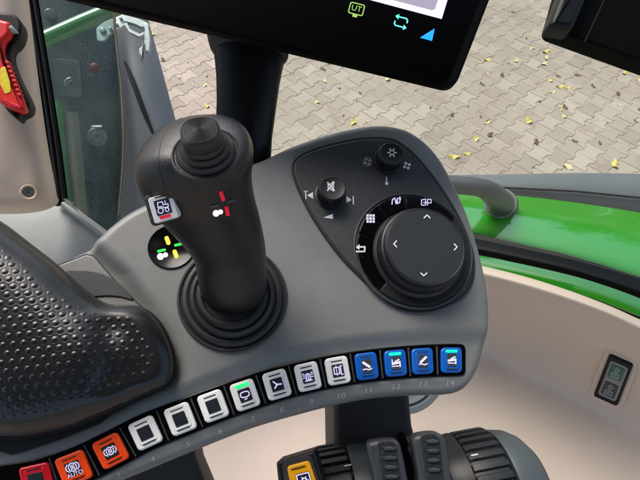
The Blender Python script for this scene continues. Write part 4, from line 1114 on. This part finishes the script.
# emergency hammer
hf=Fr(P3(10,60,.525),camv(.18,.12,1))
hold=hf.root('hammer_holder','curved black plastic wall holder on the beige pillar behind the red hammer','holder')
HL=[(-20,8),(0,12),(12,13),(19,19),(21,28),(18,38),(12,46),(10,55),(13,67),(19,80),(25,92),(29,102),(27,110),(20,114),(17,118),(13,116),(5,108),(-5,90),(-15,70),(-22,40)]
mb=MB(); slab(mb,[(p.x,p.y) for p in catmull([Vector((a,b,0)) for a,b in HL],4,True)],-.014,.004,.003,hf,seg=4); mb.build('tray',M['rubber'],hold)
ham=hf.root('emergency_hammer','red emergency window hammer with steel point and yellow label on the beige pillar','hammer')
HM=[(-12,14),(-2,18),(8,21),(10,26),(9,34),(4,40),(2,50),(6,62),(12,78),(18,90),(22,98),(24,107),(22,110),(16,110),(6,106),(-4,98),(-10,80),(-14,50)]
mb=MB(); slab(mb,[(p.x,p.y) for p in catmull([Vector((a,b,0)) for a,b in HM],4,True)],.002,.013,.004,hf,seg=4); hh_=mb.build('handle',M['redp'],ham,60)
c=hf.at(9,29.5,.007); tipd=(hf.at(19,33.5,.007)-c); L_=tipd.length; Xt=Matrix.Translation(c)@tipd.to_track_quat('Z','Y').to_matrix().to_4x4()
mb=MB(); lathe(mb,[(.0052,-.004),(.0052,.002),(.0036,.0045),(.0001,L_)],n=24,X=Xt); mb.build('steel_point',M['steel'],ham)
mb=MB(); slab(mb,rcorn([(0,68),(5,66),(10,82),(11,92),(5,94),(0,84)],2),.012,.0137,.0005,hf); mb.build('label',M['ylab'],hh_)
mb=MB()
for k in range(8):
    x=7+k*1.75; y=62+k*4.6; slab(mb,rrect(x,y,5,3,1.2,-20,3),.010,.0148,.001,hf,seg=2)
mb.build('grip_ribs',M['redp'],hh_,60)
mb=MB(); slab(mb,rcorn([(5,98),(10,102),(21,106),(20,108.5),(9,106),(3,101)],1.2),.012,.0142,.0005,hf); mb.build('cutter_slot',M['rbtn'],hh_)
c=hf.at(1.5,43,.0); mb=MB(); lathe(mb,[(.004,.012),(.004,.0145),(.003,.0155),(.0001,.0155)],(c.x,c.y,0),n=20); mb.build('rivet',M['screw'],hh_)

# =================================================================== GROUND
def mesh_np(name,V,Fc): 
    me=bpy.data.meshes.new(name); me.from_pydata(V,[],Fc); me.update(); return me
gm=mat('joint_sand','#8f8679',.95,var=(30,.2),bump=(200,.5),dist=.002)
me=mesh_np('ground',[(-60,-60,0),(60,-60,0),(60,60,0),(-60,60,0)],[(0,1,2,3)]); g=new_obj('ground',me,None,[gm]); tag(g,kind='structure')
# interlocking paving stones: pitch .137 across the rows, period .163 along
def gpt(px,py):
    d=D(px,py); t=-H/d.z; return Vector((CAM.x+d.x*t,CAM.y+d.y*t))
Jd=Vector((.684,-.729)); Pd=Vector((.729,.684))
p0=gpt(470.2,160.8)
PJ,PP,AM=.143,.166,.0125
V=[];Fc=[];cols=[]
GAP=.0021
def wave(s):   # s in units of the period, 0 at a stone edge -> +1, .5 -> -1
    s=s%1.0; s=min(s,1-s)*2   # 0 edge..1 middle
    if s<.40: return 1
    if s>.60: return -1
    return 1-2*((s-.40)/.20)
ss_list=[0,.19,.205,.25,.295,.31,.5,.69,.705,.75,.795,.81,1.0]
def stone(i,j):
    off=(0.5 if i%2 else 0)
    base=p0+Jd*(i*PJ)+Pd*((j+off)*PP)
    if not(-4.5<base.x<5 and .6<base.y<9): return
    # visible wedge only
    rel=base; 
    if abs(base.x)>(base.y+1.2)*.95+.6: return
    P=[]
    for s in ss_list: P.append((0-AM*wave(s), s))
    for s in ss_list[::-1]: P.append((PJ+AM*wave(s), s))
    # along Jd from 0 to PJ with bulge at edges; inset by the joint
    Q=[]
    for (a,s) in P:
        aa=a+GAP if a<PJ/2 else a-GAP
        t=s*PP; t=min(max(t,GAP),PP-GAP)
        q=base+Jd*(aa-PJ/2+PJ/2)+Pd*t; Q.append((q.x,q.y))
    if area2(Q)<0: Q=Q[::-1]
    z=.060+random.uniform(-.0018,.0018); tx_,ty_=random.uniform(-.012,.012),random.uniform(-.012,.012)
    cx=sum(q[0] for q in Q)/len(Q); cy=sum(q[1] for q in Q)/len(Q)
    q2=inset2(Q,.003); n=len(Q); b=len(V); col=random.random()
    for q in Q: V.append((q[0],q[1],z-.004))
    for q in q2: V.append((q.x,q.y,z+(q.x-cx)*tx_+(q.y-cy)*ty_))
    for k in range(n):
        l=(k+1)%n; Fc.append((b+k,b+l,b+n+l,b+n+k)); cols.append(col)
    Fc.append(tuple(b+n+k for k in range(n))); cols.append(col)
for i in range(-60,60):
    for j in range(-60,60): stone(i,j)
me=mesh_np('pavement',V,Fc)
at=me.attributes.new('tone','FLOAT','FACE'); at.data.foreach_set('value',cols)
m=bpy.data.materials.new('concrete_paving'); m.use_nodes=True; nt=m.node_tree; b=nt.nodes['Principled BSDF']; b.inputs['Roughness'].default_value=.85
tc=nt.nodes.new('ShaderNodeTexCoord')
def nz(sc,det=4,ro=.6):
    n=nt.nodes.new('ShaderNodeTexNoise'); n.inputs['Scale'].default_value=sc; n.inputs['Detail'].default_value=det; n.inputs['Roughness'].default_value=ro; nt.links.new(tc.outputs['Object'],n.inputs['Vector']); return n
def mr(src,a,b_,c,d):
    r=nt.nodes.new('ShaderNodeMapRange'); r.inputs[1].default_value=a; r.inputs[2].default_value=b_; r.inputs[3].default_value=c; r.inputs[4].default_value=d; nt.links.new(src,r.inputs[0]); return r.outputs[0]
def mxc(f,a,b_):
    x=nt.nodes.new('ShaderNodeMix'); x.data_type='RGBA'; nt.links.new(f,x.inputs[0])
    for i_,c in ((6,a),(7,b_)):
        if isinstance(c,str): x.inputs[i_].default_value=lin(c)
        else: nt.links.new(c,x.inputs[i_])
    return x.outputs[2]
a_=nt.nodes.new('ShaderNodeAttribute'); a_.attribute_name='tone'
c=mxc(mr(a_.outputs['Fac'],0,1,0,1),'#8a8073','#a69b8d')
c=mxc(mr(nz(1.1,6,.65).outputs['Fac'],.45,.66,0,.75),c,'#84776a')
c=mxc(mr(nz(140,3).outputs['Fac'],.35,.7,0,.5),c,'#b0a596')
c=mxc(mr(nz(260,2).outputs['Fac'],.62,.68,0,.55),c,'#6e685e')
c=mxc(mr(nz(5,6,.7).outputs['Fac'],.54,.70,0,.6),c,'#7d6f5e')
nt.links.new(c,b.inputs['Base Color'])
bp_=nt.nodes.new('ShaderNodeBump'); bp_.inputs['Strength'].default_value=.5; bp_.inputs['Distance'].default_value=.002; nt.links.new(nz(180,3).outputs['Fac'],bp_.inputs['Height']); nt.links.new(bp_.outputs['Normal'],b.inputs['Normal'])
pv=new_obj('pavement',me,None,[m]); tag(pv,kind='structure')
sand=mesh_np('joint_bed',[(-9,.2,.0570),(9,.2,.0570),(9,12,.0570),(-9,12,.0570)],[(0,1,2,3)])
jb_=new_obj('paving_joint_bed',sand,None,[gm]); tag(jb_,kind='structure')
# fallen leaves
ym=[mat('leaf_yellow','#c4b25a',.6,var=(60,.15)),mat('leaf_pale','#c9bf8a',.6,var=(60,.15)),mat('leaf_brown','#5c4a38',.7,var=(60,.2))]
def leaf_mesh(seed):
    rnd=random.Random(seed); N=14; V=[(0,0,.004)]; 
    for k in range(N):
        a=2*math.pi*k/N; r=.019*(1+.18*rnd.uniform(-1,1))*(1.0 if k not in (0,) else 1.35); V.append((r*math.cos(a)*1.25,r*math.sin(a)*.85,.004+.006*math.sin(a*2+seed)+rnd.uniform(0,.003)))
    Fc=[(0,1+k,1+(k+1)%N) for k in range(N)]
    n=len(V); V+= [(x,y,z-.0008) for x,y,z in V]; Fc+=[tuple(n+i for i in f[::-1]) for f in Fc]
    for k in range(N): a=1+k; b_=1+(k+1)%N; Fc.append((a,a+n,b_+n,b_))
    return mesh_np('leaf',V,Fc)
lm_=[[leaf_mesh(s) for s in range(3)] for _ in ym]
for k in range(3):
    for q in lm_[k]: q.materials.append(ym[k])
LV=[(487,60,0,1.0),(546,52,0,1.2),(546.5,58,1,1),(545,64,1,1),(517,61,1,1),(531,48,1,.9),(550,80,0,.9),(560,87,0,1.1),(568,88,0,.9),(558,76,2,.8),(529,121,0,1.2),(453,157,0,1.3),(476,138.5,0,1),(467,154,0,.9),(615,165,0,1.3),(567,166.5,1,1.1),(625,73,0,1.1),(639,80,1,1),(577,75,2,.8),(593,86,2,.8),(618,94,2,.9),(502,75,2,.8),(482,84,2,.8),(536,142,2,1),(490,135,2,.9),(488,121,2,.7),(487,123,1,.9),(565,107,2,.9),(564,116,1,.8),(325,81,1,.9),(353.5,122,0,1.1),(323,69,2,.9),(316,102,1,.9),(388,79,1,1),(600,143,2,.6),(575,141,2,.7),(640,110,2,.8),(153,34,1,1.2),(163,60,2,.8),(205,85,1,.8),(207,106,0,.9),(330,64,2,.7),(513,12,2,.8),(555,38,1,.9),(553,92,1,.8),(452,115,2,.7)]
rl=random.Random(12)
for _ in range(20):
    a=rl.uniform(468,640); LV.append((a,rl.uniform(max(4,(a-545)*.33),168),rl.choice([0,1,2,2,2,1]),rl.uniform(.3,.75)))
for _ in range(14): LV.append((rl.uniform(285,450),0,rl.choice([1,2,2]),rl.uniform(.3,.6))); LV[-1]=(LV[-1][0],rl.uniform(48+(LV[-1][0]-285)*.24,122),LV[-1][2],LV[-1][3])
for _ in range(5): LV.append((rl.uniform(160,208),rl.uniform(40,105),rl.choice([1,2]),rl.uniform(.3,.6)))
for i,(a,b_,k,s) in enumerate(LV):
    p=gpt(a,b_); p=P3(a,b_,(H-.062)/-D(a,b_).z)
    o=bpy.data.objects.new('fallen_leaf',lm_[k][i%3]); COL.objects.link(o); o.location=(p.x,p.y,.0605); o.rotation_euler=(0,0,random.uniform(0,6.28)); s*=(1.3 if i<46 else 1.0); o.scale=(s,s,s)
    tag(o,['small yellow fallen leaf lying on the grey paving','small pale cream fallen leaf lying on the grey paving','small dry brown leaf scrap lying on the grey paving'][k],'leaf','fallen leaves on the paving')

# =================================================================== ADDED ROOF, unseen above the camera, for dark reflections in glossy parts
rf=empty('added_roof',(0,-.3,H+.5),'unseen dark cab roof added overhead to give the glossy parts dark reflections','cab roof')
mb=MB(); slab(mb,[(-.78,-.95),(.78,-.95),(.80,.55),(.60,.72),(-.60,.72),(-.80,.55)],0,.10,.03); mb.build('lining',mat('added_roof_lining','#55544f',.8),rf)
# =================================================================== TREE beyond the yard
BK=mat('bark','#4d4338',.9,bump=(20,.6),dist=.01); LG=mat('leaf_green','#4f6b2c',.6,var=(1.5,.3))
def yard_tree(x,y,sc,seed,label):
    rnd=random.Random(seed); tr=empty('yard_tree',(x,y,0),label,'tree','trees beyond the yard')
    mb=MB(); tube(mb,[(0,0,0),(.1*sc,.02,2.5*sc),(-.1*sc,.05,4.5*sc),(.05,.0,7*sc),(0,0,9.5*sc)],[.28*sc,.24*sc,.19*sc,.13*sc,.04*sc],12)
    ends=[]
    for k in range(20):
        a=k*2.4; z0=(2.6+k*.3)*sc; L=(2.0+rnd.random()*1.6)*sc*(1-.02*k); e=Vector((math.cos(a)*L,math.sin(a)*L,z0+(.8+rnd.random()*.9)*sc)); ends.append(e)
        tube(mb,[(0,0,z0),(e.x*.5,e.y*.5,z0+.5*sc),tuple(e)],[.09*sc,.06*sc,.02*sc],8)
    mb.build('trunk',BK,tr)
    mb=MB()
    for k in range(6000):
        e=ends[rnd.randrange(20)]*(1 if rnd.random()<.7 else .8)
        p=e+Vector((rnd.gauss(0,.55),rnd.gauss(0,.55),rnd.gauss(0,.42)))*sc
        d1=Vector((rnd.gauss(0,1),rnd.gauss(0,1),rnd.gauss(0,.6))).normalized(); d2=d1.cross(Vector((rnd.gauss(0,1),rnd.gauss(0,1),rnd.gauss(0,1)))).normalized(); q=.13+rnd.random()*.08
        mb.add([p-d1*q,p+d2*q*.5,p+d1*q,p-d2*q*.5],[(0,1,2,3)])
    mb.build('crown',LG,tr,0,False)
yard_tree(10.4,13.6,.95,3,'taller leafy tree beyond the yard, mirrored at the right end of the green fender')
yard_tree(6.6,16.0,.75,5,'smaller leafy tree beyond the yard, mirrored next to the grab handle')
# =================================================================== LIGHT
W=bpy.data.worlds.new('World'); S.world=W; W.use_nodes=True; nt=W.node_tree
sky=nt.nodes.new('ShaderNodeTexSky'); sky.sky_type='NISHITA'; sky.sun_disc=False
EL,AZ=math.radians(54),math.radians(-35)   # azimuth measured from +Y towards +X
sky.sun_elevation=EL; sky.sun_rotation=AZ; sky.air_density=1.0; sky.dust_density=4.0; sky.ozone_density=.5
nt.links.new(sky.outputs[0],nt.nodes['Background'].inputs[0]); nt.nodes['Background'].inputs[1].default_value=.12
sd=bpy.data.lights.new('sun','SUN'); sd.energy=1.5; sd.angle=math.radians(32); sd.color=(1,.96,.91)
so=bpy.data.objects.new('sun',sd); COL.objects.link(so)
dirv=Vector((math.sin(AZ)*math.cos(EL),math.cos(AZ)*math.cos(EL),math.sin(EL)))
so.rotation_euler=dirv.to_track_quat('Z','Y').to_euler()
S.view_settings.view_transform='Standard'; S.view_settings.look='None'; S.view_settings.exposure=0.97; S.view_settings.gamma=1
S.render.engine='CYCLES'
